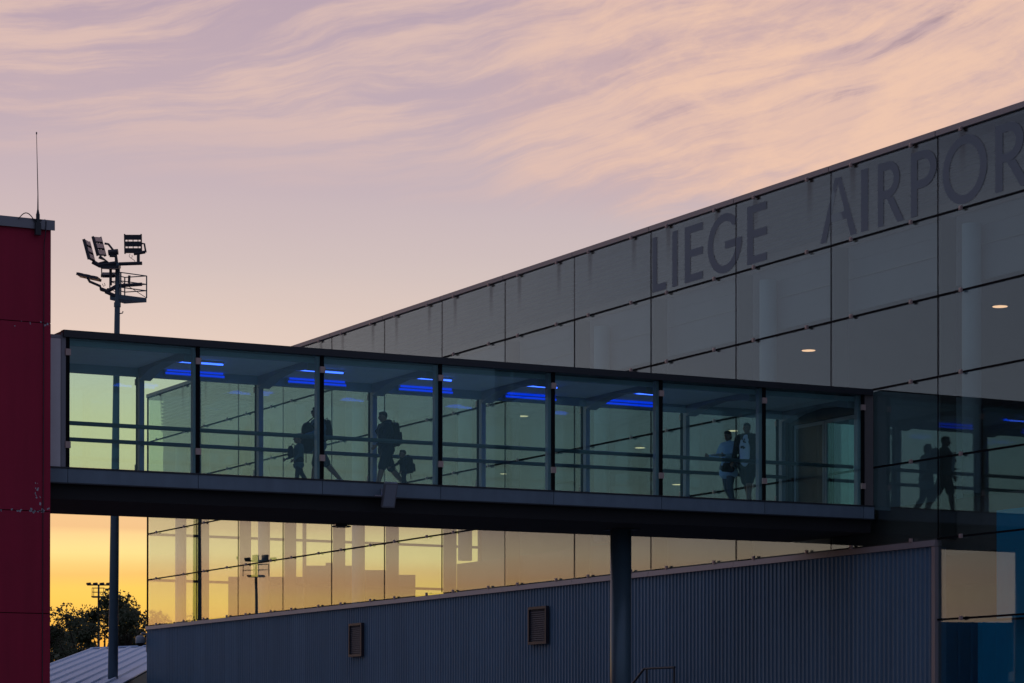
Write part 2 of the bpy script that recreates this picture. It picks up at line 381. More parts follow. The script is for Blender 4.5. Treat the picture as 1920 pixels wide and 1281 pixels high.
part('vertical_joint', MB().box(D0 - .03, D0 + .02, YC - .03, YC + .02, ZG, HT - .02), M['black'], T)
# sill capping under the raised glazing
for a, b in cols:
    if b > Y1 + .1: part('sill_capping', MB().prism([(D0 - .07, ZG - .02), (D0 - .10, ZG - .15), (D0 + .1, ZG - .15), (D0 + .1, ZG - .02)], a + .006, b - .006, 'y'), M['cap'], T)
# ribbed cladding sheets
ns = 49; sw = (YC - Y1 - .12) / ns
prof = []
for k in range(6):
    u = k * sw / 6; q = sw / 6
    prof += [(u, 0), (u + q * .56, 0), (u + q * .66, -.032), (u + q * .90, -.032)]
prof.append((sw - .004, 0))
zc0, zc1 = .1, ZG - .15
vs = [(x, u, z) for z in (zc0, zc1) for (u, x) in prof]; n_ = len(prof)
sheet = MB().add(vs, [(i, i + 1, n_ + i + 1, n_ + i) for i in range(n_ - 1)]).mesh('cladding_sheet', M['clad'])
for k in range(ns):
    o = link('cladding_sheet', sheet, T, (D0 + .012 * (k % 2) * .3, Y1 + .12 + k * sw, 0))
part('corner_trim', MB().box(D0 - .09, D0 + .02, Y1 - .005, Y1 + .115, .1, ZG - .16), M['cap'], T)
part('plinth', MB().box(D0 - .05, D0 + .3, YR, YC, 0, .1), M['inner_wall'], T)
part('backing_wall', MB().box(D0 + .06, D0 + .3, Y1 + .12, YC, .1, ZG - .16), M['inner_dark'], T)
# vents
for (xa, xb, ya, yb) in ((656.5, 680.5, 1170, 1230.5), (993, 1027, 1139, 1207)):
    p = atX(xb, yb, D0 - .08); q = atX(xa, ya, D0 - .08)
    y0, y1, z0, z1 = p.y, q.y, p.z, q.z
    fr = MB().box(D0 - .14, D0 - .04, y0, y1, z1 - .07, z1).box(D0 - .14, D0 - .04, y0, y1, z0, z0 + .07).box(D0 - .14, D0 - .04, y0, y0 + .06, z0 + .07, z1 - .07).box(D0 - .14, D0 - .04, y1 - .06, y1, z0 + .07, z1 - .07)
    v = part("ventilation_grille", fr, M["lampbody"], T)
    sl = MB(); n = 16
    for k in range(n):
        z = z0 + .08 + (z1 - z0 - .16) * k / (n - 1); sl.beam((D0 - .09, y0 + .06, z), (D0 - .09, y1 - .06, z), .012, .07, (.5, 0, 1))
    s_ = part('grille_slats', sl, M['lampbody'], v); s_['kind'] = 'stuff'
    part('grille_backing', MB().box(D0 - .05, D0 - .045, y0 + .06, y1 - .06, z0 + .07, z1 - .07), M['black'], v)
# end wall (glass to the sunset), transoms and mullions
XE = 47.4
zs = [HT - r * HR for r in range(6)]
ex = [D0 + .05, D0 + 2.2, D0 + 6.3, D0 + 10.2, XE]
for i in range(4):
    for r in range(5):
        part('end_glass_pane', MB().box(ex[i] + .02, ex[i + 1] - .02, YC - .006, YC + .006, zs[r + 1] + .03, zs[r] - .03), M['facade_glass'], T)
for z in zs[1:]: part('end_transom', MB().box(D0 + .05, XE, YC - .07, YC + .07, z - .045, z + .045), M['dark_metal'], T)
for x in ex[1:]: part('end_mullion', MB().box(x - .05, x + .05, YC - .075, YC + .075, ZG, HT), M['dark_metal'], T)
part('end_wall', MB().box(D0 + .1, 62, YC - .1, YC + .12, 0, ZG - .16).box(XE + .08, 62, YC - .1, YC + .12, ZG - .16, HT), M['inner_wall'], T)
# interior: back wall, floor, ceiling zone, columns
part('inner_wall', MB().box(XE, XE + .3, YR, YC - .2, 0, HT - .1), M['inner_wall'], T)
part('rear_wall', MB().box(62, 62.3, YR, YC, 0, HT), M['inner_wall'], T)
YS = Y1 + 6 * PW
part('floor_slab', MB().box(D0 + .48, XE - .01, YR + .05, YS, ZG + .32, ZG + .86).box(D0 + .48, D0 + .7, YR + .05, YS, ZG - .3, ZG + .32), M['brown_panel'], T)
ZCE = atX(1516, 655, D0 + 2.8).z
part('ceiling', MB().box(D0 + .52, XE - .01, YR + .05, YC - .2, ZCE + .01, HT - HR - .3), M['inner_dark'], T)
part('roof_edge', MB().box(D0 + .015, D0 + .505, YR, YC, HT - .12, HCAP - .075), M['dark_metal'], T)
part('roof_slab', MB().box(D0 + .51, 62.3, YR, YC + .1, HT - .1, HCAP - .06), M['grey_cap'], T)
part('upper_wall', MB().box(D0 + .53, D0 + .57, YR + .05, YC - .2, HT - HR - .29, HT - .11), M['inner_dark'], T)
for k in range(9):
    z = HT - .28 - k * .125
    part('louvre_slat', MB().beam((D0 + .44, YR + .05, z), (D0 + .44, YC - .25, z), .012, .085, (-.6, 0, 1)), M['louvre'], T)
part('louvre_board', MB().box(D0 + .49, D0 + .51, YR + .05, YC - .25, HT - HR + .04, HT - HR + .44), M['brown_panel'], T)
zt_ = atX(1920, 437, D0 + .5).z
zbp = atX(1850, 1166, D0 + 1.0).z; ybp = atX(1912, 1100, D0 + 1.0).y
part('blue_reflection_panel', MB().box(D0 + 1.0, D0 + 1.1, YR + .05, Y1 - .05, .1, zbp).box(D0 + .40, D0 + .44, YR + .05, ybp, zbp + .01, ZG + .5), M['bluewall'], T)  # added panels standing in for dark blue reflections in the lower panes
part('cornice_trim', MB().box(D0 + .49, D0 + .515, YR + .05, YC - .25, zt_ - .012, zt_ + .012), M['trim'], T)
col_x = D0 + .27
for px in (1822, 1440, 1128, 872, 672, 495, 339):
    p = atX(px, 1000, col_x)
    part('inner_column', MB().tube([(col_x, p.y, ZG + .9 if p.y < YS else .1), (col_x, p.y, ZCE + 1.15)], .20, 20), M['concrete'], T, True)
p = atX(1815, 1000, col_x)
part('inner_column', MB().tube([(col_x, p.y - 2 * PW, .1), (col_x, p.y - 2 * PW, ZCE)], .20, 20), M['concrete'], T, True)
# lettering on the top row
def stroke_letter(ch):
    """polygons in a 1-high box, stroke t; returns (list of polygons, width)"""
    t = .155
    def arc(cx, cy, rx, ry, a0, a1, n=22):
        o = [(cx + rx * math.cos(R(a0 + (a1 - a0) * k / n)), cy + ry * math.sin(R(a0 + (a1 - a0) * k / n))) for k in range(n + 1)]
        i = [(cx + (rx - t) * math.cos(R(a0 + (a1 - a0) * k / n)), cy + (ry - t * .86) * math.sin(R(a0 + (a1 - a0) * k / n))) for k in range(n + 1)]
        return [[o[k], o[k + 1], i[k + 1], i[k]] for k in range(n)]
    rect = lambda a, b, c, d: [(a, b), (c, b), (c, d), (a, d)]
    if ch == 'L': return [rect(0, 0, t, 1), rect(t, 0, .48, t * .85)], .48
    if ch == 'I': return [rect(0, 0, t, 1)], t
    if ch == 'E': return [rect(0, 0, t, 1), rect(t, 0, .50, t * .85), rect(t, .44, .50, .44 + t * .85), rect(t, 1 - t * .85, .50, 1)], .50
    if ch == 'O': return arc(.52, .5, .52, .52, 0, 360, 40), 1.04
    if ch == 'G': return arc(.5, .5, .5, .52, 42, 352, 34) + [rect(.52, .40, 1.0, .40 + t * .85)], 1.0
    if ch == 'A': return [[(0, 0), (t * 1.08, 0), (.43 + t * .55, 1), (.43 - t * .1, 1)], [(.86 - t * .1, 0), (.86 + t * .98, 0), (.43 + t * .98, 1), (.43 + t * .2, 1)], rect(.22, .30, .80, .30 + t * .8)], 1.0
    if ch == 'P': return [rect(0, 0, t, 1), rect(t, 1 - t * .85, .3, 1), rect(t, .42, .3, .42 + t * .85)] + arc(.3, .71, .33, .29, -90, 90, 14), .63
    if ch == 'R': return [rect(0, 0, t, 1), rect(t, 1 - t * .85, .28, 1), rect(t, .42, .28, .42 + t * .85)] + arc(.28, .71, .31, .29, -90, 90, 14) + [[(.24, .42), (.24 + t * 1.15, .42), (.66 + t * .3, 0), (.66 - t * .85, 0)]], .70
    if ch == 'T': return [rect(.28, 0, .28 + t, 1), rect(0, 1 - t * .85, .72, 1)], .72
LH = 1.36; LZ = HT - HR + .11
def fy(px): return atX(px, 480, D0).y
spec = [('L', 1224, 1249.5), ('I', 1261, 1270.5), ('E', 1284.5, 1318), ('G', 1327.5, 1391), ('E', 1401.5, 1438),
        ('A', 1538.5, 1606), ('I', 1615, 1628), ('R', 1646.5, 1695), ('P', 1708.5, 1756.8), ('O', 1768, 1851.5), ('R', 1867, 1930), ('T', 1946, 2015)]
for ch, xa, xb in spec:
    ya, yb = fy(xa), fy(xb); polys, wdt = stroke_letter(ch); mb = MB()
    for k, pg in enumerate(polys):
        mb.prism([(ya + (yb - ya) * u / wdt, LZ + LH * v) for u, v in pg], D0 - .0095 - .00006 * k, D0 - .0088, 'x')
    part('letter', mb, M['letter'], T)
# downlights on the hall ceiling
DL = 'warm round downlights in the hall ceiling'
dl_ring = MB().tube([(0, 0, 0), (0, 0, -.03)], [.21, .19], 24).mesh('trim_ring', M['grey_cap'], smooth=False)
dl_disc = MB().tube([(0, 0, -.031), (0, 0, -.036)], [.165, .165], 24).mesh('lamp_disc', M['warm'])
def downlight(x, y, z, label):
    t = thing('downlight', label, 'ceiling light', (x, y, z), DL); link('trim_ring', dl_ring, t, (x, y, z)); link('lamp_disc', dl_disc, t, (x, y, z))
for px, py, dx_, lb in ((1875, 572, 2.8, 'large warm downlight at the far right edge of the hall ceiling'), (1516, 655, 2.8, 'warm downlight glowing above the right end of the footbridge roof'),
                    (980, 778, 2.8, 'downlight seen through the footbridge glass below its fourth pair of blue tubes'), (770, 826, 2.8, 'dim orange downlight just above the handrail right of the man in the hoodie'),
                    (1375, 806, 9.5, 'downlight behind the head of the woman in the pale blue top'), (947, 887, 9.5, 'small low downlight below the handrails, left of the fifth wide bay'),
                    (1270, 907, 11.5, 'small low downlight left of the walking couple, near the bridge sill'), (1200, 838, 9.5, 'faint tiny downlight between the two handrails left of the couple')):
    p = atX(px, py, D0 + dx_); downlight(p.x, p.y, min(p.z, ZCE) if dx_ < 5 else min(p.z, ZCE), lb)

# ------------------------------------------------------------------ footbridge
B = thing('footbridge', 'enclosed glass footbridge with dark flat roof and blue ceiling light crossing to the terminal', 'footbridge', (BX, (YN + YF) / 2, 0))
XS = [BX + BAY * i for i in range(8)]
def sl(x, z): return z + bs(x)
XL, XR = 14.98, D0 - .12
gz0, gz1 = ZB, ZT - .13
def sbox(x0, x1, y0, y1, z0, z1):   # box following the bridge's slight rise
    return MB().hexa([(x, y, sl(x, z)) for z in (z0, z1) for y in (y0, y1) for x in (x0, x1)])
post_me = {}
for side_, yy in ((-1, YN), (1, YF)):
    for i in range(7):
        part('glass_pane', sbox(XS[i] + .03, XS[i + 1] - .03, yy - .006, yy + .006, gz0 + .01, gz1 - .01), M['bridge_glass'], B)
    for i, x in enumerate(XS):
        m = part('mullion', sbox(x - .035, x + .035, yy + side_ * .008 - .022, yy + side_ * .008 + .022, gz0, gz1 + .02), M['black'], B)
        yi = yy - side_ * .17
        if 0 < i: part('post', sbox(x - .05, x + .05, yi - .06, yi + .06, gz0 - .05, gz1), M['post'], B)
        for zz in (ZB + .41, ZT - .40):
            part('clamp', MB().box(x - .05, x + .05, yy + side_ * .03 - .025, yy + side_ * .03 + .025, sl(x, zz) - .06, sl(x, zz) + .06), M['bracket'], m)
    part('roof_beam', sbox(BX - .1, XR, yy - .09, yy + .09, ZT - .13, ZT), M['dark_metal'], B)
    part('header', sbox(BX, XR, yy - side_ * .30 - .05, yy - side_ * .30 + .05, ZT - (.23 if side_ < 0 else .34), ZT - .14), M['header'], B)
    # handrail on each side, with small brackets to the posts
    yr = yy - side_ * .36
    zr = ZB + .86
    hr = part('handrail', MB().tube([(BX + .02, yr, sl(BX, zr)), (XS[7], yr, sl(XS[7], zr))], .042, 10), M['rail'], B, True)
    for x in XS[1:7]: part('rail_bracket', MB().tube([(x, yr, sl(x, zr) - .03), (x, yy - side_ * .23, sl(x, zr) - .03)], .014, 6), M['rail'], hr)
    # fascia panels per bay
    for i in range(-1, 7):
        xa, xb = (XL if i < 0 else XS[i] + .006), (XS[0] - .006 if i < 0 else XS[i + 1] - .006)
        part('fascia_panel', sbox(xa, xb, yy - .04 if side_ < 0 else yy - .02, yy + .02 if side_ < 0 else yy + .04, ZB - .285, ZB - .03), M['fascia'], B)
    part('fascia_panel', sbox(XS[7] + .006, XR + .06, yy - .04, yy + .04, ZB - .285, ZB - .03), M['fascia'], B)
    part('sill', sbox(XL, XR + .06, yy - .055, yy + .055, ZB - .028, ZB), M['dark_metal'], B)
    part('bottom_flange', sbox(XL, XR + .06, yy - .06, yy + .06, ZB - .31, ZB - .287), M['dark_metal'], B)
part('roof', sbox(BX - .1, XR, YN + .1, YF - .1, ZT - .12, ZT - .01), M['dark_metal'], B)
part('ceiling_board', sbox(BX, XR, YN + .36, YF - .36, ZT - .17, ZT - .13), M['ceiling'], B)
part('floor', sbox(XL, XR + .05, YN + .03, YF - .03, ZB - .16, ZB - .04), M['white_panel'], B)
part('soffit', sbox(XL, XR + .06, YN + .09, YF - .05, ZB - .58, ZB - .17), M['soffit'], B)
for x in XS[1:7] + [XS[7]]:      # haunched cross beams under the roof at every post
    y0, y1 = YN + .36, YF - .36; z = sl(x, ZT - .175)
    pts = [(y0, z), (y0, z - .20), (y0 + .6, z - .09), ((y0 + y1) / 2, z - .045), (y1 - .6, z - .10), (y1, z - .24), (y1, z)]
    part('cross_beam', MB().prism(pts, x - .13, x + .13, 'x'), M['post'], B)
# left end: pale closing panel and bracket; right end: taupe closing panel
part('end_panel', MB().box(XL + .02, XL + .27, YN - .02, YN + .5, sl(XL, ZB), ZT - .16), M['white_panel'], B)
part('end_panel', MB().box(XL + .275, BX - .04, YN - .03, YN + .3, sl(XL, ZB), ZT - .05), M['grey_cap'], B)
part('end_roof', MB().hexa([(x, y_, z) for z in (ZT - .155, ZT - .09) for y_ in (YN - .02, YF) for x in (XL - .2, BX - .1)]), M['grey_cap'], B)
part('end_panel', MB().box(XS[7] + .05, D0 - .06, YN - .01, YN + .25, sl(XR, ZB), sl(XR, ZT) - .08), M['brown_panel'], B)['label'] = 'taupe closing panel at the terminal wall'
part('end_panel', MB().box(XS[7] + .05, D0 - .06, YF - .25, YF + .01, sl(XR, ZB), sl(XR, ZT) - .08), M['brown_panel'], B)
# portal with sliding doors at the terminal end
dp = part('doorway', MB().box(D0 - .24, D0 - .10, YN + .26, YF - .26, sl(XR, ZT) - .48, sl(XR, ZT) - .18).box(D0 - .24, D0 - .10, YN + .26, YN + .42, ZB, sl(XR, ZT) - .48).box(D0 - .24, D0 - .10, YF - .42, YF - .26, ZB, sl(XR, ZT) - .48), M['dark_metal'], B)
for a, b in ((YN + .44, (YN + YF) / 2 - .01), ((YN + YF) / 2 + .01, YF - .44)):
    d_ = part('sliding_door', MB().box(D0 - .20, D0 - .16, a, a + .07, ZB + .02, sl(XR, ZT) - .49).box(D0 - .20, D0 - .16, b - .07, b, ZB + .02, sl(XR, ZT) - .49).box(D0 - .20, D0 - .16, a + .07, b - .07, ZB + .02, ZB + .12).box(D0 - .20, D0 - .16, a + .07, b - .07, sl(XR, ZT) - .57, sl(XR, ZT) - .49), M['post'], B)
    part('door_glass' if a < YN + 1 else 'door_leaf', MB().box(D0 - .185, D0 - .175, a + .07, b - .07, ZB + .12, sl(XR, ZT) - .57), M['bridge_glass' if a < YN + 1 else 'dark_metal'], d_)
part('entrance_lobby', MB().box(D0 + .03, D0 + 2.4, YN + .1, YN + .16, ZB, sl(XR, ZT)).box(D0 + .03, D0 + 2.4, YF - .16, YF - .1, ZB, sl(XR, ZT)).box(D0 + 2.4, D0 + 2.46, YN + .1, YF - .1, ZB, sl(XR, ZT)), M['header'], B)
p = atY(1164, 1100, (YN + YF) / 2)
sp_ = part('support_pillar', MB().tube([(p.x, p.y, 0), (p.x, p.y, sl(p.x, ZB) - .60)], .225, 40), M['pillar'], B, True)
part('bearing_plate', MB().box(p.x - .3, p.x + .3, p.y - .3, p.y + .3, sl(p.x, ZB) - .60, sl(p.x, ZB) - .582), M['dark_metal'], sp_)
part('base_plate', MB().box(p.x - .35, p.x + .35, p.y - .35, p.y + .35, 0, .04), M['dark_metal'], sp_)

# blue luminaires under the ceiling: a thin tube near the camera side, a wide diffuser on the far side
GRP = 'blue light fittings under the footbridge roof'
names = ['leftmost', 'second from the left', 'third from the left', 'fourth from the left', 'fifth from the left']
for i, (xa, xb, ya, yb) in enumerate(((328, 420, 673, 680), (553, 645, 688, 695), (782, 848, 703, 709), (985, 1046, 717, 722), (1192, 1227, 730, 734))):
    Yt = YN + 1.35; a = atY(xa, ya, Yt); b = atY(xb, yb, Yt); zt2 = sl((a.x + b.x) / 2, ZT - .205)
    t = thing('tube_light', 'thin bright blue tube high on the near ceiling, %s' % names[i], 'tube light', ((a.x + b.x) / 2, Yt, zt2), GRP)
    part('fitting_body', MB().box(a.x, b.x, Yt - .03, Yt + .05, zt2, sl(a.x, ZT - .172)), M['white_panel'], t)
    part('tube', MB().tube([(a.x + .02, Yt, zt2 - .02), (b.x - .02, Yt, zt2 - .02)], .017, 10), M['blue_core'], t)
    part('diffuser', MB().box(a.x - .1, b.x, Yt + .055, Yt + .19, zt2 - .004, zt2 + .02), M['blue_line'], t)
for i, (xa, xb, ya, yb) in enumerate(((310, 420, 696, 704), (540, 648, 712, 720), (748, 848, 727, 733), (948, 1042, 741, 746), (1136, 1227, 753, 759))):
    Yt = YF - .42; a = atY(xa, ya, Yt); b = atY(xb, yb, Yt); zc = (a.z + b.z) / 2
    t = thing('panel_light', 'wide glowing blue strip on the far header, %s' % names[i], 'strip light', ((a.x + b.x) / 2, Yt, zc), GRP)
    part('housing', MB().box(a.x - .02, b.x + .02, Yt - .015, Yt + .065, zc - .075, zc + .075), M['header'], t)
    part('diffuser', MB().box(a.x, b.x, Yt - .03, Yt - .016, zc - .055, zc - .018), M['blue_panel'], t)
    part('diffuser', MB().box(a.x + .03, b.x - .03, Yt - .03, Yt - .016, zc + .008, zc + .05), M['blue_panel'], t)
p = atY(1150, 727, YN + 1.9)
t = thing('tube_light', 'short blue lamp left of the fifth blue tube, beyond the fourth wide pane', 'tube light', p, GRP)
part('tube', MB().tube([(p.x - .1, p.y, p.z), (p.x + .12, p.y, p.z)], .02, 8), M['blue_core'], t)
part('fitting_body', MB().box(p.x - .14, p.x + .16, p.y - .03, p.y + .03, p.z + .022, p.z + .06), M['header'], t)

# floodlight clipped to the fascia, and a small dome lamp under the soffit
p = atY(730, 928, YN - .35)
fl = thing('floodlight', 'grey slab shaped floodlight tilted down on the lower edge of the footbridge', 'floodlight', p)
def ob(c, ax, ay, az_, hx, hy, hz):
    c = Vector(c); return MB().hexa([c + ax * (hx * i) + ay * (hy * j) + az_ * (hz * k) for k in (-1, 1) for j in (-1, 1) for i in (-1, 1)])
cr = _r.copy(); cu = Vector((0, 0, 1)); cf = Vector((_f.x, _f.y, 0)).normalized()
ax = (cr * .93 + cf * .35 + cu * .0).normalized(); up_ = (cu * .86 + cr * .40 - cf * .28).normalized(); nn = ax.cross(up_).normalized()
up_ = nn.cross(ax).normalized()
body = part('lamp_body', ob(p, ax, up_, nn, .13, .25, .045), M['grey_cap'], fl)
part('lamp_glass', ob(p + nn * .048, ax, up_, nn, .11, .22, .004), M['post'], fl)
part('cooling_fins', MB().add(*(lambda L: (sum([q.v for q in L], []), [tuple(i + 8 * k for i in f) for k, q in enumerate(L) for f in q.f]))([ob(p - nn * .055 + up_ * (-.2 + .05 * k), ax, up_, nn, .11, .008, .012) for k in range(9)])), M['dark_metal'], fl)
part('bracket', MB().tube([p - ax * .30 - up_ * .03, p - ax * .14 - up_ * .03], .02, 8).tube([p - ax * .15 - up_ * .03, Vector((p.x - .02, YN - .04, p.z + .14))], .018, 8), M['grey_cap'], fl)
p = atY(640, 985, YF - .25); p.z = sl(p.x, ZB) - .58
dl2 = thing('bulkhead_lamp', 'small round wire caged lamp under the black footbridge soffit', 'lamp', p)
part('lamp_dome', MB().ell(p, (.13, .13, .07), 16, 8), M['dark_metal'], dl2, True)
part('guard_ring', MB().tube([(p.x + .19 * math.cos(2 * math.pi * k / 16), p.y + .19 * math.sin(2 * math.pi * k / 16), p.z - .05) for k in range(17)], .012, 6), M['dark_metal'], dl2)

# ------------------------------------------------------------------ red building at the left
YRD = YN - .42
e0 = atY(95.5, 700, YRD).x; zr_top = atY(98, 429, YRD).z
RB = thing('red_building', 'dark red clad building block with grey roof flashing and pale scuffed joints', 'building', (e0 - 6, YRD + 5, 0))
zj1 = atY(60, 604, YRD).z; zj2 = atY(60, 958, YRD).z; zj3 = atY(60, 1150, YRD).z
zrow = [0, zj3 - 1.9, zj3, zj2, (zj1 + zj2) / 2, zj1, zr_top]
zrow = [0.0, zj3, zj2, zj1, zr_top]
xs_ = [e0 - 16, e0 - 12, e0 - 8, e0 - 4, e0 - 1.35, e0]
for i in range(5):
    for j in range(4):
        part('cladding_panel', MB().box(xs_[i] + .006, xs_[i + 1] - .006, YRD, YRD + .04, zrow[j] + .008, zrow[j + 1] - .008), M['red'], RB)
part('wall', MB().box(e0 - 16, e0 - .02, YRD + .045, YRD + 11, 0, zr_top - .02), M['redjoint'], RB)
part('side_cladding', MB().box(e0 - .018, e0, YRD + .045, YRD + 11, 0, zr_top - .01), M['red'], RB)
part('roof_flashing', MB().box(e0 - 16, e0 + .05, YRD - .06, YRD + 11.05, zr_top, zr_top + .14).box(e0 - 16, e0 + .05, YRD - .06, YRD - .04, zr_top - .04, zr_top), M['grey_cap'], RB)
part('conductor_cable', MB().tube([(e0 - .13, YRD - .03, zr_top + .15), (e0 - .12, YRD - .075, zr_top + .1), (e0 - .13, YRD - .075, zr_top - .1), (e0 - .14, YRD - .02, zr_top - .3), (e0 - .16, YRD - .015, 0)], .008, 6), M['lampbody'], RB)
sc_ = MB(); rr = random.Random(3)
for (xa, xb, yy_, n, dy_) in ((0, 92, 957, 34, 4), (0, 96, 607, 7, 5), (66, 76, 925, 10, 22)):
    for k in range(n):
        q = atY(rr.uniform(xa, xb), yy_ + rr.gauss(0, dy_ * .5), YRD - .003); w_, h_ = rr.uniform(.006, .022), rr.uniform(.005, .035) * (1 if n < 30 else .8)
        a_ = rr.uniform(-.6, .6)
        if q.x + w_ > e0 - .02: continue
        sc_.add([(q.x + (u * math.cos(a_) - v * math.sin(a_)) * 1, YRD - .003, q.z + (u * math.sin(a_) + v * math.cos(a_))) for u, v in ((-w_, -h_ * .6), (w_ * .7, -h_), (w_, h_ * .4), (-w_ * .3, h_))], [(0, 1, 2, 3)])
s_ = part('scuff_marks', sc_, M['scuff'], RB); s_['kind'] = 'stuff'
# antenna on the flashing
p = atY(71, 416, YRD - .09)
an = thing('whip_antenna', 'thin whip antenna on a bracket at the edge of the red building roof', 'antenna', p)
tp = atY(68.5, 252, YRD - .09)
part('whip', MB().tube([p + Vector((0, 0, .1)), p + Vector((0, 0, .5)), tp], [.016, .009, .005], 8), M['lampbody'], an)
part('whip_tip', MB().tube([tp, tp + Vector((0, 0, .04))], .012, 6), M['lampbody'], an)
part('base_tube', MB().tube([p - Vector((0, 0, .16)), p + Vector((0, 0, .14))], .035, 10).tube([p + Vector((0, 0, .14)), p + Vector((0, 0, .22))], [.03, .015], 10), M['dark_metal'], an)
part('bracket', MB().box(p.x - .05, p.x + .05, YRD - .13, YRD - .05, p.z - .24, p.z - .02).box(p.x - .07, p.x + .07, YRD - .1, YRD - .07, p.z + .02, p.z + .05), M['dark_metal'], an)
part('cable_loop', MB().tube([p + Vector((-.04 - .32 * k / 10, 0, -.02 + .16 * math.sin(math.pi * min(1, k / 10) * .92))) for k in range(11)], .009, 6), M['lampbody'], an)

# ------------------------------------------------------------------ floodlight mast behind the bridge
DM = 94.7
def mz(zx, zy, dz=0): return atD(140 + zx / 7.12, 420 + zy / 7.12, DM + dz)
top = mz(575, 520); bot_dir = (atD(211.5, 1281, DM) - top); bot = top + bot_dir * (top.z / (top.z - atD(211.5, 1281, DM).z))
MA = thing('floodlight_mast', 'tall grey lighting mast with tilted floodlights and a caged work platform', 'lighting mast', (bot.x, bot.y, 0))
part('pole', MB().tube([bot, bot.lerp(top, .45), bot.lerp(top, .86), mz(570, 1070), top], [.20, .165, .105, .10, .085], 20), M['mast'], MA, True)
part('base_flange', MB().tube([(bot.x, bot.y, 0), (bot.x, bot.y, .05)], .35, 16), M['mast'], MA)
part('pole_collar', MB().tube([mz(570, 1110), mz(570, 1050)], .125, 16), M['mast'], MA)
def flood(c, right, up, w, h, face_out, nmod=3, label=None):
    """LED floodlight: backing frame, stacked lens modules with gaps"""
    c = Vector(c); right = right.normalized(); nrm = right.cross(up).normalized(); up = nrm.cross(right).normalized()
    side_bars = MB()
    for s_ in (-1, 1): side_bars.hexa([c + right * (s_ * w * .5 + w * .035 * i) + up * (h * .5 * j) + nrm * (.05 * k) for k in (-1, 1) for j in (-1, 1) for i in (-1, 1)])
    f = part('floodlight', side_bars, M['lampbody'], MA)
    mh = h / nmod
    for k in range(nmod):
        cc = c + up * (-h / 2 + mh * (k + .5))
        part('lamp_module', MB().hexa([cc + right * (w * .465 * i) + up * (mh * .38 * j) + nrm * (.05 * q) for q in (-1, 1) for j in (-1, 1) for i in (-1, 1)]), M['lampbody'], f)
        part('module_lens', MB().hexa([cc + right * (w * .42 * i) + up * (mh * .33 * j) + nrm * (face_out * (.058 + .006 * q)) for q in (-1, 1) for j in (-1, 1) for i in (-1, 1)]), M['lens'], f)
    links = MB()
    for k in range(1, nmod):
        for q in (-.3, 0, .3):
            cc = c + up * (-h / 2 + mh * k) + right * (w * q); links.hexa([cc + right * (.012 * i) + up * (mh * .14 * j) + nrm * (.03 * t_) for t_ in (-1, 1) for j in (-1, 1) for i in (-1, 1)])
    part('module_link', links, M['lampbody'], f)
    return f
PXM = DM / F   # metres per photo pixel at the mast
# right head, seen from the back
flood(mz(780, 268), cr, cu - cf * .15, 31 * PXM, 37 * PXM, -1)
# left head, lens side towards us and tilted
flood(mz(325, 300, .3), cr * .55 + cu * .12 + cf * .9, cu * .95 - cr * .28, 22 * PXM, 38 * PXM, 1)
flood(mz(190, 355, -.3), cr * .16 + cf * .98 + cu * .02, cu * .95 - cr * .26, 30 * PXM, 39 * PXM, 1)
# flat heads looking down
flood(mz(190, 710, .2), cf + cr * .1, cr * .96 - cu * .22, 26 * PXM, 42 * PXM, -1)
flood(mz(480, 575, -.3), cr, cf * .95 + cu * .15, 32 * PXM, 26 * PXM, -1)
flood(mz(460, 680, .5), cr, cf * .9 + cu * .35, 26 * PXM, 24 * PXM, -1)
br_ = MB()
def tb(pts, r=.04, dz=0): br_.tube([mz(a, b, dz) for a, b in pts], r * 1.2, 8)
tb([(590, 535), (900, 525)], .055); tb([(850, 520), (850, 405)], .05); tb([(790, 400), (940, 375)], .05); tb([(950, 380), (930, 265), (890, 262)], .03)
tb([(560, 525), (330, 555), (240, 505)], .07); tb([(300, 545), (430, 500), (330, 440)], .06); tb([(560, 520), (550, 430), (470, 420)], .055); tb([(450, 385), (580, 372)], .09); tb([(530, 370), (450, 270), (400, 262)], .035)
tb([(580, 590), (360, 575)], .06); tb([(480, 600), (480, 820)], .045); tb([(360, 590), (360, 690), (400, 705)], .018)
tb([(560, 830), (440, 900), (350, 870)], .06); tb([(540, 960), (410, 905)], .055); tb([(350, 880), (340, 830), (200, 770), (170, 715)], .04); tb([(450, 860), (450, 930)], .05)
tb([(600, 825), (900, 805)], .055); tb([(730, 690), (725, 790)], .04)
tb([(740, 400), (725, 430), (745, 455), (770, 440), (765, 415)], .008); tb([(750, 455), (800, 490), (805, 515)], .008); tb([(370, 800), (385, 835), (408, 820), (395, 790)], .01)
part('lamp_arms', br_, M['lampbody'], MA)
# platform with cage: a floor tray and a rail frame
pl = []
A, Bp, Cp, Dp = mz(668, 985, .9), mz(960, 1012, .6), mz(830, 1130, -.55), mz(592, 1115, -.4)
z1 = (A.z + Bp.z) / 2; 
base4 = [Vector((q.x, q.y, z1)) for q in (A, Bp, Cp, Dp)]
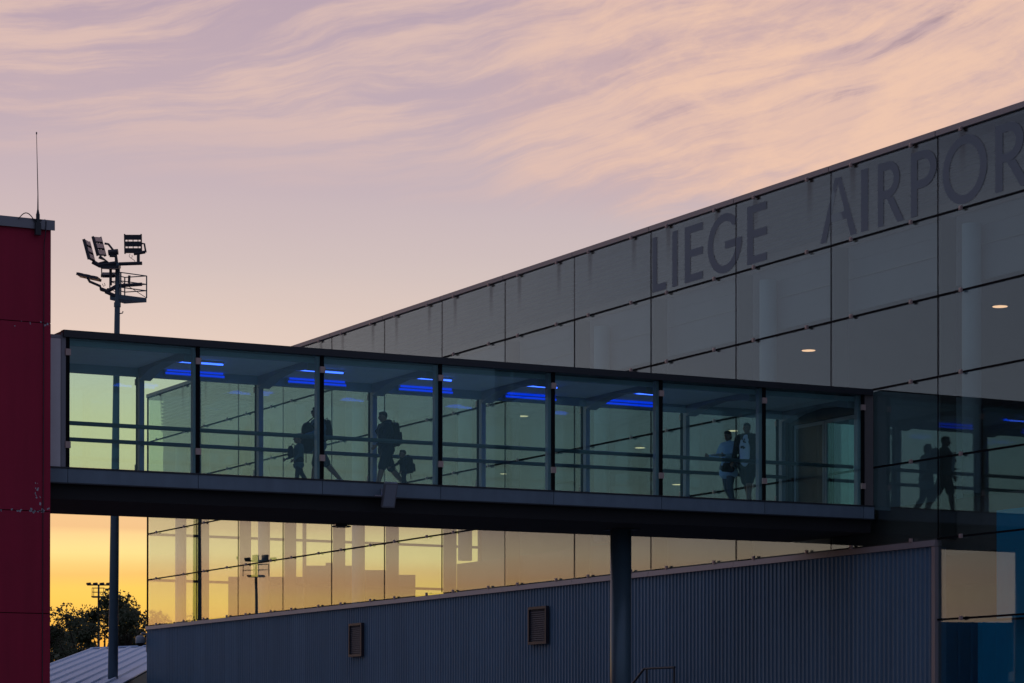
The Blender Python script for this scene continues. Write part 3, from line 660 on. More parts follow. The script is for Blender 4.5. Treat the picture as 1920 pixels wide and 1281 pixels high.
# rebuild the tray as a real horizontal square from its far edge
ea = base4[0]; eb = base4[1]; dirx = (eb - ea).normalized(); wx = (eb - ea).length
nrmv = Vector((dirx.y, -dirx.x, 0));
if nrmv.dot(cf) > 0: nrmv = -nrmv
ed = ea + nrmv * .95 - dirx * .1; ec = eb + nrmv * .95 - dirx * .55
base4 = [ea, eb, ec, ed]
pf_ = part('platform', MB().hexa([base4[0], base4[1], base4[3], base4[2]] + [v + Vector((0, 0, .16)) for v in (base4[0], base4[1], base4[3], base4[2])]) if False else MB().add([tuple(v - Vector((0, 0, .16))) for v in base4] + [tuple(v) for v in base4], [(3, 2, 1, 0), (4, 5, 6, 7), (0, 1, 5, 4), (1, 2, 6, 5), (2, 3, 7, 6), (3, 0, 4, 7)]), M['mast'], MA)
cg = MB(); hgt = mz(700, 655).z - z1
for v in base4: cg.tube([v, v + Vector((0, 0, hgt))], .024, 6)
for f_ in (1.0, .62, .33):
    for i in range(4): cg.tube([base4[i] + Vector((0, 0, hgt * f_)), base4[(i + 1) % 4] + Vector((0, 0, hgt * f_))], .019, 6)
cg.tube([base4[3] + Vector((0, 0, hgt * .33)), base4[0] + Vector((0, 0, 0))], .012, 6); cg.tube([base4[2] + Vector((0, 0, hgt * .6)), base4[1]], .012, 6)
part('safety_cage', cg, M['mast'], pf_)
part('hook', MB().tube([mz(590, 1200), mz(640, 1190), mz(645, 1165)], .02, 6), M['mast'], MA)

# small far masts: one in view, two seen only as mirror images in the facade
def far_mast(px, py_top, D_, label, mirror=False, heads=2):
    p = atD(px, py_top, D_)
    if mirror: p = Vector((2 * D0 - p.x, p.y, p.z))
    t = thing('floodlight_mast', label, 'lighting mast', (p.x, p.y, 0)); rx = cr if not mirror else Vector((-cr.x, cr.y, 0))
    part('pole', MB().tube([(p.x, p.y, 0), (p.x, p.y, p.z * .5), p], [.17, .14, .09], 12), M['mast'], t, True)
    part('lamp_bar', MB().beam(p - rx * 1.1, p + rx * 1.1, .12, .12), M['lampbody'], t)
    for k in range(heads * 2):
        q = p + rx * (-.95 + 1.9 * k / (heads * 2 - 1)) + Vector((0, 0, -.02)); part('floodlight', MB().beam(q - rx * .2 + Vector((0, 0, .12)), q + rx * .2 + Vector((0, 0, .16)), .5, .18), M['lampbody'], t)
    cgm = MB(); h0 = p.z - 1.15
    for s1_ in (-1, 1):
        for s2_ in (-1, 1): cgm.tube([(p.x + rx.x * .55 * s1_ + cf.x * .5 * s2_, p.y + rx.y * .55 * s1_ + cf.y * .5 * s2_, h0), (p.x + rx.x * .55 * s1_ + cf.x * .5 * s2_, p.y + rx.y * .55 * s1_ + cf.y * .5 * s2_, h0 + .85)], .03, 5)
    for zz in (.45, .85):
        for s2_ in (-1, 1): cgm.beam(Vector((p.x, p.y, h0 + zz)) - rx * .55 + cf * .5 * s2_, Vector((p.x, p.y, h0 + zz)) + rx * .55 + cf * .5 * s2_, .04, .04)
        for s1_ in (-1, 1): cgm.beam(Vector((p.x, p.y, h0 + zz)) - cf * .5 + rx * .55 * s1_, Vector((p.x, p.y, h0 + zz)) + cf * .5 + rx * .55 * s1_, .04, .04)
    c_ = part('safety_cage', cgm, M['lampbody'], t)
    part('platform', MB().beam(Vector((p.x, p.y, h0)) - rx * .62, Vector((p.x, p.y, h0)) + rx * .62, 1.1, .12), M['lampbody'], c_)
    return t, p, rx
t, p, rx = far_mast(185, 1097, 250, 'small distant floodlight mast with square cage in front of the trees')
q = p - Vector((0, 0, 1.7)); part('camera_arm', MB().beam(q, q + rx * .9 + Vector((0, 0, -.1)), .1, .1).beam(q + rx * .1, q + rx * .3, .4, .55), M['lampbody'], t)
t, p, rx = far_mast(480, 1052, 190, 'floodlight mast seen only mirrored in the terminal glass, higher of two reflections', True)
for s_ in (-1, 1): part('floodlight', MB().beam(p + rx * (.35 * s_) + Vector((0, 0, -.1)), p + rx * (.35 * s_) + Vector((0, 0, .42)), .5, .35), M['lampbody'], t)

# ------------------------------------------------------------------ CCTV dome at the terminal corner
p = atY(263, 1200, YC + .1)
cc = thing('security_camera', 'pale dome security camera on a curved arm at the terminal corner', 'security camera', p)
part('camera_housing', MB().tube([p + Vector((0, 0, -.12)), p + Vector((0, 0, .1)), p + Vector((0, 0, .16))], [.17, .17, .10], 16), M['tyre'], cc, True)
part('camera_dome', MB().ell(p + Vector((0, 0, -.12)), (.15, .15, .12), 16, 8), M['black'], cc, True)
part('arm', MB().tube([p + Vector((0, 0, .15)), p + Vector((.08, 0, .26)), p + Vector((.25, 0, .22)), Vector((D0 + .06, YC + .13, p.z - .02)), Vector((D0 + .06, YC + .13, p.z - .3))], .035, 8), M['tyre'], cc, True)
part('mounting_plate', MB().box(D0 + .0, D0 + .16, YC + .125, YC + .16, p.z - .45, p.z + .1), M['tyre'], cc)

# ------------------------------------------------------------------ stair by the wall with its top rail
p1, p2, p3 = atX(1183, 1268, 32.9), atX(1208, 1254, 32.9), atX(1265, 1255, 32.9)
ST = thing('outdoor_stair', 'dark metal stair rail rising beside the round pillar against the ribbed wall', 'stair', (32.9, p2.y, 0))
zr_ = p2.z; dz_ = zr_ - 1.0
down = [(32.9, p2.y + 0.0, zr_), (32.9, p2.y + 3.6, zr_ - 2.3)]
part('handrail', MB().tube([down[1], down[0], (32.9, p3.y, zr_)], .03, 8), M['dark_metal'], ST)
for yy in (p2.y - .12, p3.y + .02): part('rail_post', MB().tube([(32.9, yy, dz_), (32.9, yy, zr_)], .022, 8), M['dark_metal'], ST)
part('landing', MB().box(32.85, D0 - .12, p3.y - .1, p2.y, dz_ - .12, dz_), M['dark_metal'], ST)
for yy in (p3.y, p2.y - .1): part('landing_leg', MB().box(32.87, 32.97, yy - .05, yy + .05, 0, dz_ - .12), M['dark_metal'], ST)
for k in range(10):
    part('tread', MB().box(32.85, D0 - .12, p2.y + .02 + k * .28, p2.y + .28 + k * .28, dz_ - .19 * (k + 1) - .03, dz_ - .19 * (k + 1)), M['dark_metal'], ST)
part('stringer', MB().beam((32.84, p2.y, dz_ - .1), (32.84, p2.y + 2.85, .1), .04, .2), M['dark_metal'], ST)

# ------------------------------------------------------------------ low shed with pale metal roof
A_ = atD(178, 1217, 120); Bq = atD(360, 1209.5, 124); C_ = atD(-60, 1308, 84)
SH = thing('metal_roof_shed', 'low shed with pale standing seam metal roof below the trees', 'shed', (A_.x, A_.y - 8, 0))
dr = (Bq - A_); dn = (C_ - A_)
def rp(u, v, h=0): return A_ + dr * u + dn * v + Vector((0, 0, h))
nsh = 8
for k in range(nsh):
    u0, u1 = -.02 + 1.02 * k / nsh, -.02 + 1.02 * (k + 1) / nsh; e_ = .003
    part('roof_sheet', MB().hexa([rp(u, v, h) for h in (-.04, .0) for v in (0, 1) for u in (u0 + e_, u1 - e_)]), M['roofmetal'], SH)
    part('standing_seam', MB().beam(rp(u0, 0, .03), rp(u0, 1, .03), .07, .09), M['roofmetal'], SH)
part('ridge_capping', MB().beam(rp(-.03, 0, .05), rp(1.0, 0, .05), .3, .07), M['roofmetal'], SH)
part('wall', MB().hexa([Vector((q.x, q.y, z if z == 0 else q.z - .12)) for z in (0, 1) for q in (rp(-.01, .97), rp(.99, .97), rp(-.01, .0), rp(.99, .0))]), M['inner_wall'], SH)
part('rear_roof', MB().hexa([rp(u, 0, h - .0) + (Vector((0, 9, -1.6)) if v else Vector()) for h in (-.04, 0) for v in (0, 1) for u in (0, 1)]), M['roofmetal'], SH)

# ------------------------------------------------------------------ far buildings (transmitted and mirrored)
zt0 = atD(600, 1076, 175).z
FBa, FBb = atD(428, 1076, 175), atD(779, 1076, 175)
FB = thing('distant_warehouse', 'long distant block with uneven roofline seen through the terminal glass', 'building', ((FBa.x + FBb.x) / 2, (FBa.y + FBb.y) / 2, 0))
def slab(a, b, z1_, dep): 
    d = Vector((b.x, b.y, 0)).normalized() * dep
    a0, b0 = Vector((a.x, a.y, 0)), Vector((b.x, b.y, 0))
    return MB().hexa([a0, b0, a0 + d, b0 + d] + [v + Vector((0, 0, z1_)) for v in (a0, b0, a0 + d, b0 + d)])
part('wall', slab(FBa, FBb, zt0 - .2, 30), M['farwall'], FB)
part('roof_step', slab(FBa.lerp(FBb, .0), FBa.lerp(FBb, .3), zt0 - .35, 20), M['farwall'], FB)
part('roof_step', slab(FBa.lerp(FBb, .40), FBa.lerp(FBb, .66), zt0 + .55, 20), M['farwall'], FB)
part('roof_step', slab(FBa.lerp(FBb, .52), FBa.lerp(FBb, .60), zt0 + .75, 12), M['farwall'], FB)
part('roof_step', slab(FBa.lerp(FBb, .66), FBa.lerp(FBb, .84), zt0 + .25, 18), M['farwall'], FB)
part('roof_parapet', slab(FBa.lerp(FBb, .84) - cf * .2, FBb - cf * .2, zt0 - .08, 18), M['farwall'], FB)
def mir(px, py, D_): q = atD(px, py, D_); return Vector((2 * D0 - q.x, q.y, q.z))
for (xa, xb, yt, D_, dep, lb) in ((1700, 1910, 1163, 100, 12, 'low dark blue hangar mirrored in the bottom right glass'), (1904, 2150, 1006, 92, 10, 'taller dark blue hall mirrored at the right edge of the glass')):
    a, b = mir(xa, yt, D_), mir(xb, yt, D_); d = Vector((a.y - b.y, b.x - a.x, 0)).normalized()
    d = Vector((a.x - 2 * D0, a.y, 0)).normalized()
    t = thing('blue_hangar', lb, 'hangar', ((a.x + b.x) / 2, (a.y + b.y) / 2, 0))
    a0, b0 = Vector((a.x, a.y, 0)), Vector((b.x, b.y, 0))
    part('wall', MB().hexa([a0, b0, a0 + d * dep, b0 + d * dep] + [v + Vector((0, 0, a.z)) for v in (a0, b0, a0 + d * dep, b0 + d * dep)]), M['bluewall'], t)
    n = 9
    for k in range(n):
        q = a0.lerp(b0, (k + .5) / n) - d * .06
        part('wall_rib', MB().beam(q, q + Vector((0, 0, a.z)), .25, .1, (b0 - a0)), M['bluewall'], t)
    part('canopy', MB().beam(a0 + Vector((0, 0, a.z * .45)) - d * .8, b0 + Vector((0, 0, a.z * .45)) - d * .8, 1.4, .35), M['bluewall'], t)

# ------------------------------------------------------------------ trees
def tree(x, y, h, w, label, seed, nleaf=9500):
    rr = random.Random(seed); t = thing('broadleaf_tree', label, 'tree', (x, y, 0), 'dark trees on the horizon')
    tk = MB(); tk.tube([(x, y, 0), (x + .1, y, h * .25), (x, y, h * .5), (x + .1, y, h * .8)], [.3, .24, .17, .05], 8)
    clumps = []
    for k in range(26):
        a = rr.uniform(0, 2 * math.pi); zz = rr.uniform(.25, .97); rad = w * .5 * math.sqrt(max(.03, 1 - ((zz - .52) / .5) ** 2)) * rr.uniform(.25, 1)
        c = Vector((x + math.cos(a) * rad, y + math.sin(a) * rad, h * zz)); clumps.append((c, rr.uniform(.55, 1.25)))
        st_ = Vector((x, y, h * max(.2, zz - .3))); tk.tube([st_, st_.lerp(c, .6) + Vector((0, 0, -.2)), c], [.09, .05, .015], 5)
    part('trunk', tk, M['bark'], t)
    vs, fs = [], []
    for i in range(nleaf):
        c, r_ = rr.choice(clumps)
        d = Vector((rr.gauss(0, 1), rr.gauss(0, 1), rr.gauss(0, .75))); d = d.normalized() * r_ * rr.random() ** .6
        p = c + d; s_ = rr.uniform(.08, .17); u = Vector((rr.gauss(0, 1), rr.gauss(0, 1), rr.gauss(0, 1))).normalized(); v = u.orthogonal().normalized()
        k = len(vs); vs += [p + u * s_, p + v * s_ * .7, p - u * s_, p - v * s_ * .7]; fs.append((k, k + 1, k + 2, k + 3))
    part('crown', MB().add(vs, fs), M['leaf'], t)
tl = [(60, 1165, 205, 8), (112, 1150, 215, 6.5), (150, 1148, 200, 7.5), (195, 1146, 225, 8), (243, 1127, 195, 7.5), (284, 1140, 210, 6.5), (325, 1165, 220, 7.5), (370, 1190, 215, 7.0)]
lb = ['tree at the far left, mostly behind the red building', 'rounded tree just right of the red building', 'bushy tree left of the small distant mast', 'tree whose crown stands behind the small distant mast',
      'tallest tree, right of the grey mast pole', 'tree at the glass corner of the terminal', 'lower tree seen through the corner glass of the terminal', 'lowest tree, deepest behind the terminal glass']
for i, (px, py, D_, w) in enumerate(tl):
    p = atD(px, py, D_); tree(p.x, p.y, p.z + .5, w, lb[i], 20 + i)
# low undergrowth closing the gap under the crowns
rr = random.Random(99); vs, fs = [], []
for i in range(9000):
    px = rr.uniform(40, 400); D_ = rr.uniform(188, 200); q = atD(px, 1200, D_); zz = rr.random() ** 1.3 * (5.6 + 1.0 * math.sin(px * .07) + .6 * math.sin(px * .19)) * (1.1 if px < 250 else .95)
    p = Vector((q.x, q.y, zz)); s_ = rr.uniform(.12, .28); u = Vector((rr.gauss(0, 1), rr.gauss(0, 1), rr.gauss(0, 1))).normalized(); v = u.orthogonal().normalized()
    k = len(vs); vs += [p + u * s_, p + v * s_, p - u * s_, p - v * s_]; fs.append((k, k + 1, k + 2, k + 3))
o = part('undergrowth', MB().add(vs, fs), M['leaf']); tag(o, 'dense dark shrubs under the distant trees', 'shrubs', kind='stuff')

# ------------------------------------------------------------------ people
def bake(mb, mat, name, parent, voxel=.011, smooth=6, mtx=None):
    me = bpy.data.meshes.new(name); me.from_pydata([tuple(v) for v in mb.v], [], mb.f); me.validate()
    o = bpy.data.objects.new(name + '_tmp', me); C.objects.link(o)
    r = o.modifiers.new('r', 'REMESH'); r.mode = 'VOXEL'; r.voxel_size = voxel; r.use_smooth_shade = True
    s = o.modifiers.new('s', 'SMOOTH'); s.factor = .5; s.iterations = smooth
    dg = bpy.context.evaluated_depsgraph_get(); dg.update()
    m2 = bpy.data.meshes.new_from_object(o.evaluated_get(dg)); bpy.data.objects.remove(o); bpy.data.meshes.remove(me)
    m2.name = name; m2.materials.clear(); m2.materials.append(mat)
    for p in m2.polygons: p.use_smooth = True
    q = bpy.data.objects.new(name, m2); C.objects.link(q)
    if parent: q.parent = parent
    return q
V = Vector
def person(label, loc, h, yaw, legs, arms, top='navy', bottom='navy', long_legs=False, long_sleeves=True, hair='hair', skin='skin', shoe='blackcloth',
           lean=0.0, child=False, hood=False, hairlong=False, head_turn=0.0, head_pitch=0.0, jacket=None, glasses=False, wide=1.0, tunic=0.0):
    """legs: ((thigh, knee) for left, right) in degrees, forward positive; arms: (shoulder, elbow, outward) left, right"""
    t = thing('person', label, 'person', loc)
    hs = h; hd = 1.0 if not child else 1.42
    hip = V((0, 0, .53 if not child else .48)); L1, L2 = (.245, .245) if not child else (.215, .215)
    lean_ = R(lean); upv = V((math.sin(lean_), 0, math.cos(lean_)))
    chest = hip + upv * (.20 if not child else .19); sh = hip + upv * (.285 if not child else .26)
    neck = sh + upv * .035; head = neck + upv * (.075 * (hd * .9)) + V((.018, 0, 0))
    def leg(s, a, k):
        h0 = hip + V((0, s * .052, -.01)); kn = h0 + V((math.sin(R(a)), 0, -math.cos(R(a)))) * L1
        an_ = kn + V((math.sin(R(a - k)), 0, -math.cos(R(a - k)))) * L2; return h0, kn, an_
    LG = [leg(s, *legs[i]) for i, s in enumerate((1, -1))]
    low = min(q[2].z for q in LG) - .04; lift = -low
    def arm(s, a, e, o_):
        s0 = sh + V((0, s * .105 * wide, -.012)); el_ = s0 + V((math.sin(R(a)), s * math.sin(R(o_)), -math.cos(R(a)))).normalized() * .165
        wr = el_ + V((math.sin(R(a + e)), s * math.sin(R(o_)) * .3, -math.cos(R(a + e)))).normalized() * .145; return s0, el_, wr
    AR = [arm(s, *arms[i]) for i, s in enumerate((1, -1))]
    def X(v): return (v + V((0, 0, lift))) * hs
    def cap(mb, a, b, ra, rb): mb.cap(X(a), X(b), ra * hs, rb * hs)
    def ell(mb, c, r, rot=None): mb.ell(X(c), [q * hs for q in r], rot=rot)
    # --- body
    b = MB(); wc = wide
    cap(b, hip + V((0, -.045 * wc, 0)), hip + V((0, .045 * wc, 0)), .070 * wc, .070 * wc)
    cap(b, hip + upv * .03, chest, .078 * wc, .080 * wc)
    cap(b, chest + V((0, -.04 * wc, 0)), chest + V((0, .04 * wc, 0)), .070 * wc, .070 * wc)
    cap(b, sh + V((0, -.075 * wc, -.022)), sh + V((0, .075 * wc, -.022)), .046 * wc, .046 * wc)
    cap(b, sh - upv * .02, neck + upv * .045, .036, .031)
    rot = Matrix.Rotation(head_turn, 3, 'Z') @ Matrix.Rotation(head_pitch, 3, 'Y')
    def hp(x, y_, z): return head + (rot @ V((x, y_, z))) * hd
    ell(b, hp(-.004, 0, .008), (.052 * hd, .041 * hd, .054 * hd), rot); ell(b, hp(.010, 0, -.022), (.038 * hd, .033 * hd, .040 * hd), rot)
    cap(b, hp(.036, 0, -.046), hp(.020, 0, -.046), .012 * hd, .018 * hd)      # chin
    cap(b, hp(.048, 0, .006), hp(.060, 0, -.014), .005 * hd, .0085 * hd)      # nose
    cap(b, hp(.047, -.008, -.031), hp(.047, .008, -.031), .0055 * hd, .0055 * hd)   # lips
    cap(b, hp(.044, -.02, .017), hp(.044, .02, .017), .007 * hd, .007 * hd)   # brow
    for s in (-1, 1): ell(b, hp(-.002, s * .043, -.004), (.011 * hd, .005 * hd, .016 * hd), rot)
    for (h0, kn, an_) in LG:
        cap(b, h0, kn, .056 * wc, .036); cap(b, kn, kn.lerp(an_, .35), .036, .037); cap(b, kn.lerp(an_, .35), an_, .036, .022)
        cap(b, an_ + V((-.015, 0, -.02)), an_ + V((.085, 0, -.028)), .018, .014)
    for i, (s0, e_, w_) in enumerate(AR):
        s = 1 if i == 0 else -1
        cap(b, s0, e_, .030, .023); cap(b, e_, w_, .024, .015)
        d = (w_ - e_).normalized(); sd_ = V((0, 1, 0)); f_ = d.cross(sd_).normalized()
        pc = w_ + d * .028; cap(b, w_, pc + d * .012, .014, .018)
        for q in range(4):
            o_ = f_ * ((q - 1.5) * .0105); ln = (.036, .043, .040, .030)[q]
            a0 = pc + d * .02 + o_; a1 = a0 + d * ln * .5 + sd_ * (-s * .004); a2 = a1 + d * ln * .4 + sd_ * (-s * .014)
            cap(b, a0, a1, .0055, .0052); cap(b, a1, a2, .0052, .0045)
        th0 = w_ + d * .018 - f_ * .012 * -1; cap(b, th0, th0 + d * .022 + f_ * .018, .007, .006); cap(b, th0 + d * .022 + f_ * .018, th0 + d * .040 + f_ * .020, .006, .005)
    bake(b, M[skin], 'body', t, .0095 if not child else .008, 3)
    # --- clothes
    c = MB(); k = .010
    hemz = hip + upv * (-.01 - tunic)
    cap(c, hemz + V((0, -.046 * wc, 0)), hemz + V((0, .046 * wc, 0)), .074 * wc + k, .074 * wc + k)
    cap(c, hip + upv * .03, chest, .082 * wc + k, .084 * wc + k)
    cap(c, chest + V((0, -.045 * wc, 0)), chest + V((0, .045 * wc, 0)), .074 * wc + k, .074 * wc + k)
    cap(c, sh + V((0, -.078 * wc, -.022)), sh + V((0, .078 * wc, -.022)), .048 * wc + k, .048 * wc + k)
    cap(c, sh, neck + upv * .004, .04, .036)
    for (s0, e_, w_) in AR:
        if long_sleeves: cap(c, s0, e_, .036 + k * .5, .031 + k * .3); cap(c, e_, e_.lerp(w_, .93), .031 + k * .3, .023)
        else: cap(c, s0, s0.lerp(e_, .62), .038 + k * .5, .036 + k * .5)
    if hood: ell(c, neck + V((-.055, 0, .005)), (.045, .062, .038)); cap(c, neck + V((-.03, -.045, -.01)), neck + V((-.03, .045, -.01)), .034, .034)
    bake(c, M[jacket or top], 'jacket' if jacket or hood else 'shirt', t, .013, 5)
    if jacket:   # white shirt front showing between the jacket's open edges
        f = MB(); cap(f, hemz + V((.045, 0, .01)), chest + V((.052, 0, 0)), .064 * wc, .066 * wc); cap(f, chest + V((.052, 0, 0)), sh + V((.034, 0, -.01)), .066 * wc, .04)
        bake(f, M[top], 'shirt', t, .012, 4)
    d = MB()
    cap(d, hip + V((0, -.046 * wc, .0)), hip + V((0, .046 * wc, 0)), .080 * wc, .080 * wc)
    for (h0, kn, an_) in LG:
        if long_legs: cap(d, h0, kn, .064 * wc, .044); cap(d, kn, kn.lerp(an_, .35), .044, .043); cap(d, kn.lerp(an_, .35), kn.lerp(an_, .93), .043, .032)
        else: cap(d, h0, h0.lerp(kn, .93), .066 * wc, .056)
    bake(d, M[bottom], 'trousers' if long_legs else 'shorts', t, .013, 4)
    for (h0, kn, an_) in LG:
        s_ = MB(); cap(s_, an_ + V((-.018, 0, -.018)), an_ + V((.03, 0, -.024)), .024, .024); cap(s_, an_ + V((.03, 0, -.024)), an_ + V((.092, 0, -.030)), .024, .018)
        bake(s_, M[shoe], 'shoe', t, .010, 3)
    hh = MB(); ell(hh, hp(-.014, 0, .018), (.050 * hd, .0445 * hd, .050 * hd), rot); ell(hh, hp(.012, 0, .040), (.038 * hd, .036 * hd, .024 * hd), rot)
    if hairlong: ell(hh, hp(-.022, 0, -.012), (.042 * hd, .046 * hd, .048 * hd), rot); ell(hh, hp(.0, 0, .038), (.05 * hd, .046 * hd, .034 * hd), rot)
    bake(hh, M[hair], 'hair', t, .010, 3)
    for s in (-1, 1):
        e = MB().ell(X(hp(.047, s * .0165, .004)), [.0052 * hd * hs] * 3, 8, 6); o = link('eye', e.mesh('eye', M['black'], (0, 0, 0), True)); o.parent = t; o.location = (0, 0, 0)
    if glasses:
        gl_ = MB()
        for s in (-1, 1): gl_.ell(X(hp(.054, s * .018, .004)), (.004 * hs, .015 * hs, .012 * hs), 10, 6); gl_.cap(X(hp(.05, s * .034, .007)), X(hp(-.005, s * .044, .006)), .002 * hs, .002 * hs)
        gl_.cap(X(hp(.056, -.006, .007)), X(hp(.056, .006, .007)), .002 * hs, .002 * hs)
        o = link('sunglasses', gl_.mesh('sunglasses', M['black'])); o.parent = t; o.location = (0, 0, 0)
    t.rotation_euler = (0, 0, yaw)
    Mx = Matrix.Translation(loc) @ Matrix.Rotation(yaw, 4, 'Z')
    return dict(t=t, X=lambda v: Mx @ X(v), hip=hip, sh=sh, chest=chest, neck=neck, AR=AR, LG=LG, up=upv, h=hs, dir=Mx.to_3x3() @ V((1, 0, 0)), side=Mx.to_3x3() @ V((0, 1, 0)))
def floor_at(px, yoff):
    q = atY(px, 900, YN + yoff); return V((q.x, q.y, sl(q.x, ZB) - .04))
def backpack(P, label, w=.30, hgt=.46, dep=.2, mat='blackcloth', up=-.02, loose=False):
    c = P['X'](P['chest'] + V((-.115, 0, up))); t = thing('backpack', label, 'backpack', c); f = P['dir']; s = P['side']; u = V((0, 0, 1))
    ang = math.atan2(f.y, f.x); t.rotation_euler = (0, 0, 0)
    def rb(cc, hx, hy, hz): 
        m = MB()
        r_ = min(hx, hy, hz) * .6
        for i in (-1, 1):
            for j in (-1, 1): m.cap(cc + f * (i * (hx - r_)) + s * (j * (hy - r_)) - u * (hz - r_), cc + f * (i * (hx - r_)) * .6 + s * (j * (hy - r_)) * .8 + u * (hz - r_), r_, r_ * .9)
        m.cap(cc - u * hz * .4, cc + u * hz * .4, min(hx, hy) * .9, min(hx, hy) * .8); m.hexa([cc + f * (i * (hx - r_)) + s * (j * (hy - r_) * .9) + u * (k * (hz - r_)) for k in (-1, 1) for j in (-1, 1) for i in (-1, 1)])
        return m
    b = bake(rb(c, dep / 2, w / 2, hgt / 2), M[mat], 'bag_body', None, .012, 5); b.parent = t; b.location = -c
    b = bake(rb(c - f * (dep * .5) - u * hgt * .14, dep * .22, w * .38, hgt * .26), M[mat], 'front_pocket', None, .012, 4); b.parent = t; b.location = -c
    for k in (-1, 1):
        a = c + f * (dep * .4) + s * (k * w * .3) + u * hgt * .42; top_ = P['X'](P['sh'] + V((0, k * .055, .045))); fr_ = P['X'](P['chest'] + V((.10, k * .06, .0))); lo = P['X'](P['hip'] + V((.02, k * .09, .09))); e = c + f * (dep * .3) + s * (k * w * .36) - u * hgt * .36
        part('strap', MB().tube([a, top_, fr_ + u * .03, lo, e], .016, 6), M[mat], t, True)
    if loose: part('loose_strap', MB().tube([c - f * .02 - u * hgt * .42 + s * w * .3, c - f * .03 - u * (hgt * .42 + .14) + s * w * .3], .008, 5), M[mat], t)
    part('top_handle', MB().tube([c + s * .04 + u * hgt * .48, c + s * .03 + u * (hgt * .48 + .04), c - s * .03 + u * (hgt * .48 + .04), c - s * .04 + u * hgt * .48], .008, 5), M[mat], t)
    return t
PI = math.pi
def hgt(px, py, yoff): q = atY(px, py, YN + yoff); return q.z - (sl(q.x, ZB) - .04)
# man in the hoodie, striding left, reaching back to the small child
yo = 1.35
P = person('man in dark hoodie and knee shorts striding left, reaching back to a small child', floor_at(724, yo), hgt(716, 767, yo), PI, ((20, 6), (-24, 20)), ((20, 30, 6), (-22, -4, 10)),
           top='navy', bottom='navy', hair='hair_grey', hood=True, lean=4, head_pitch=.12, wide=1.06)
backpack(P, 'dark backpack on the back of the man in the hoodie', .32, .50, .22)
yo2 = 1.25
P = person('small child with backpack walking behind the man, hand held up to his', floor_at(757, yo2), hgt(752, 840, yo2), PI, ((10, 6), (-14, 12)), ((14, 20, 8), (52, 14, 4)),
           top='navy', bottom='navy', long_legs=True, hair='hair_grey', child=True, lean=2)
backpack(P, 'rounded small backpack with a hanging strap worn by the small child', .26, .34, .19, up=-.05, loose=True)
# left group
yo = 1.5
P = person('adult in blue top and sunglasses walking left behind a steel post', floor_at(597, yo), hgt(592, 760, yo), PI, ((14, 4), (-32, 14)), ((26, 50, 4), (-10, 12, 8)),
           top='bluecloth', bottom='navy', hair='hair', skin='skin_tan', long_legs=False, shoe='shoe', glasses=True, lean=2, head_pitch=-.05)
backpack(P, 'dark backpack on the adult in sunglasses', .28, .42, .14)
c = P['X'](P['chest'] + V((.15, .02, -.09)))
t = thing('carried_bag', 'big dark bag hugged in front of the adult in sunglasses', 'bag', c)
f = P['dir']; u = V((0, 0, 1))
mb = MB().cap(c + u * .12, c - u * .22, .115, .14).cap(c + u * .17 + P['side'] * .05, c + u * .17 - P['side'] * .05, .08, .08)
b = bake(mb, M['blackcloth'], 'bag_body', None, .014, 5); b.parent = t; b.location = -c
part('strap', MB().tube([c + u * .24, P['X'](P['sh'] + V((.03, -.05, .05))), P['X'](P['sh'] + V((-.06, -.05, .0)))], .014, 6), M['blackcloth'], t)
part('hanging_cord', MB().tube([c - u * .34 + f * .02, c - u * .56 + f * .02], .008, 5), M['blackcloth'], t)
yo = 1.25
P = person('child in dusty blue jacket walking in front of the adult in sunglasses', floor_at(560, yo), hgt(556, 808, yo), PI, ((12, 6), (-20, 14)), ((12, 40, 10), (18, 46, 6)),
           top='denimkid', bottom='navy', long_legs=True, hair='hair', child=True, tunic=.07)
c = P['X'](P['chest'] + V((.17, .03, -.03)))
t = thing('carried_bag', 'small dark bag held to the chest by the child in the blue jacket', 'bag', c)
b = bake(MB().cap(c + u * .05, c - u * .09, .055, .06), M['navy'], 'bag_body', None, .011, 4); b.parent = t; b.location = -c
part('strap', MB().tube([c + u * .08, c + u * .14 + f * -.05, c - f * .09 + u * .1], .009, 5), M['navy'], t)
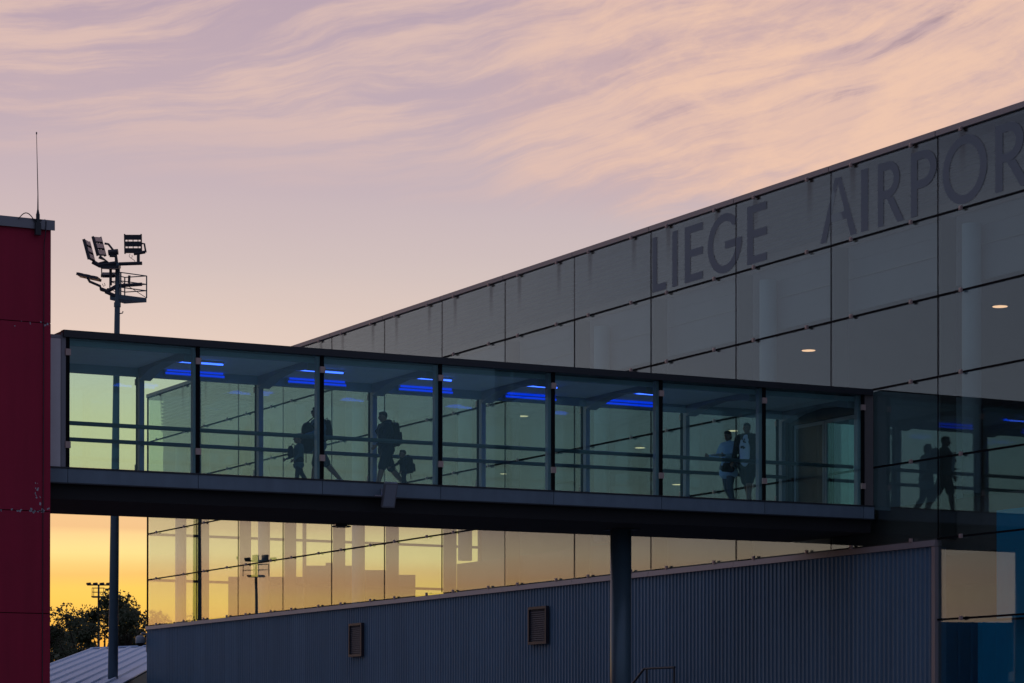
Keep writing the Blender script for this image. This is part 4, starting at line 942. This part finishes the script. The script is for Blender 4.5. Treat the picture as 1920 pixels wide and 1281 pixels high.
# couple on the right
yo = 1.7
P = person('woman in pale blue knit top and grey trousers carrying a dark handbag', floor_at(1366, yo), hgt(1366, 806, yo), PI + .25, ((8, 22), (-6, 30)), ((26, 62, 6), (26, 66, 8)),
           top='paleblue', bottom='jeans', long_legs=True, hair='hair', hairlong=True, skin='skin', shoe='blackcloth', tunic=.06, head_turn=.25, wide=1.05)
w_ = P['X'](P['AR'][0][2] + V((.05, 0, -.0))); w2 = P['X'](P['AR'][0][1]); c = w2 + P['dir'] * .20 + V((0, 0, -.27)) + P['side'] * .05
t = thing('handbag', 'dark soft handbag hanging from the forearm of the woman in pale blue', 'handbag', c)
b = bake(MB().cap(c + P['dir'] * .12 - u * .03, c - P['dir'] * .12 - u * .03, .075, .075).cap(c + P['dir'] * .07 + u * .06, c - P['dir'] * .07 + u * .06, .05, .05), M['blackcloth'], 'bag_body', None, .012, 4); b.parent = t; b.location = -c
part('handle', MB().tube([c + P['dir'] * .09 + u * .06, c + P['dir'] * .05 + u * .2, c - P['dir'] * .05 + u * .2, c - P['dir'] * .09 + u * .06], .01, 6), M['blackcloth'], t)
c = w_ + P['dir'] * .06 + P['side'] * -.05
t = thing('folded_paper', 'flat dark folder held out in the hands of the woman in pale blue', 'folder', c)
o = part('cover', MB().beam(c - P['side'] * .12, c + P['side'] * .12, .22, .025), M['jeans'], t); part('page_block', MB().beam(c - P['side'] * .115 + u * .016, c + P['side'] * .115 + u * .016, .2, .006), M['white_panel'], t)
yo = 1.0
P = person('bald man in white printed T-shirt under an open dark jacket, shorts', floor_at(1401, yo), hgt(1398, 790, yo), PI + .62, ((16, 10), (-24, 8)), ((-4, 14, 8), (8, 24, 8)),
           top='whitecloth', bottom='blackcloth', hair='hair_grey', skin='skin_tan', jacket='olive', head_turn=.1, wide=1.12, shoe='shoe')
backpack(P, 'bulky dark backpack behind the bald man in the white T-shirt', .34, .52, .26, up=-.03)
# print on the shirt front
pr = MB(); cbase = P['X'](P['chest'] + V((.128, .0, -.01))); rr = random.Random(5)
for k in range(9):
    q = cbase + P['side'] * rr.uniform(-.05, .05) + u * rr.uniform(-.11, .12) + P['dir'] * .002; pr.ell(q, (.016, rr.uniform(.012, .03), rr.uniform(.012, .03)), 8, 6)
o = part('shirt_print', pr, M['navy']); o.parent = P['t']; o.matrix_world = Matrix.Translation(WL[o]); 
bpy.context.view_layer.update()
_ro = P['t']; _m = Matrix.Translation(_ro.location) @ Matrix.Rotation(_ro.rotation_euler.z, 4, 'Z')
o.matrix_parent_inverse = Matrix.Identity(4); o.matrix_basis = _m.inverted() @ Matrix.Translation(WL[o])
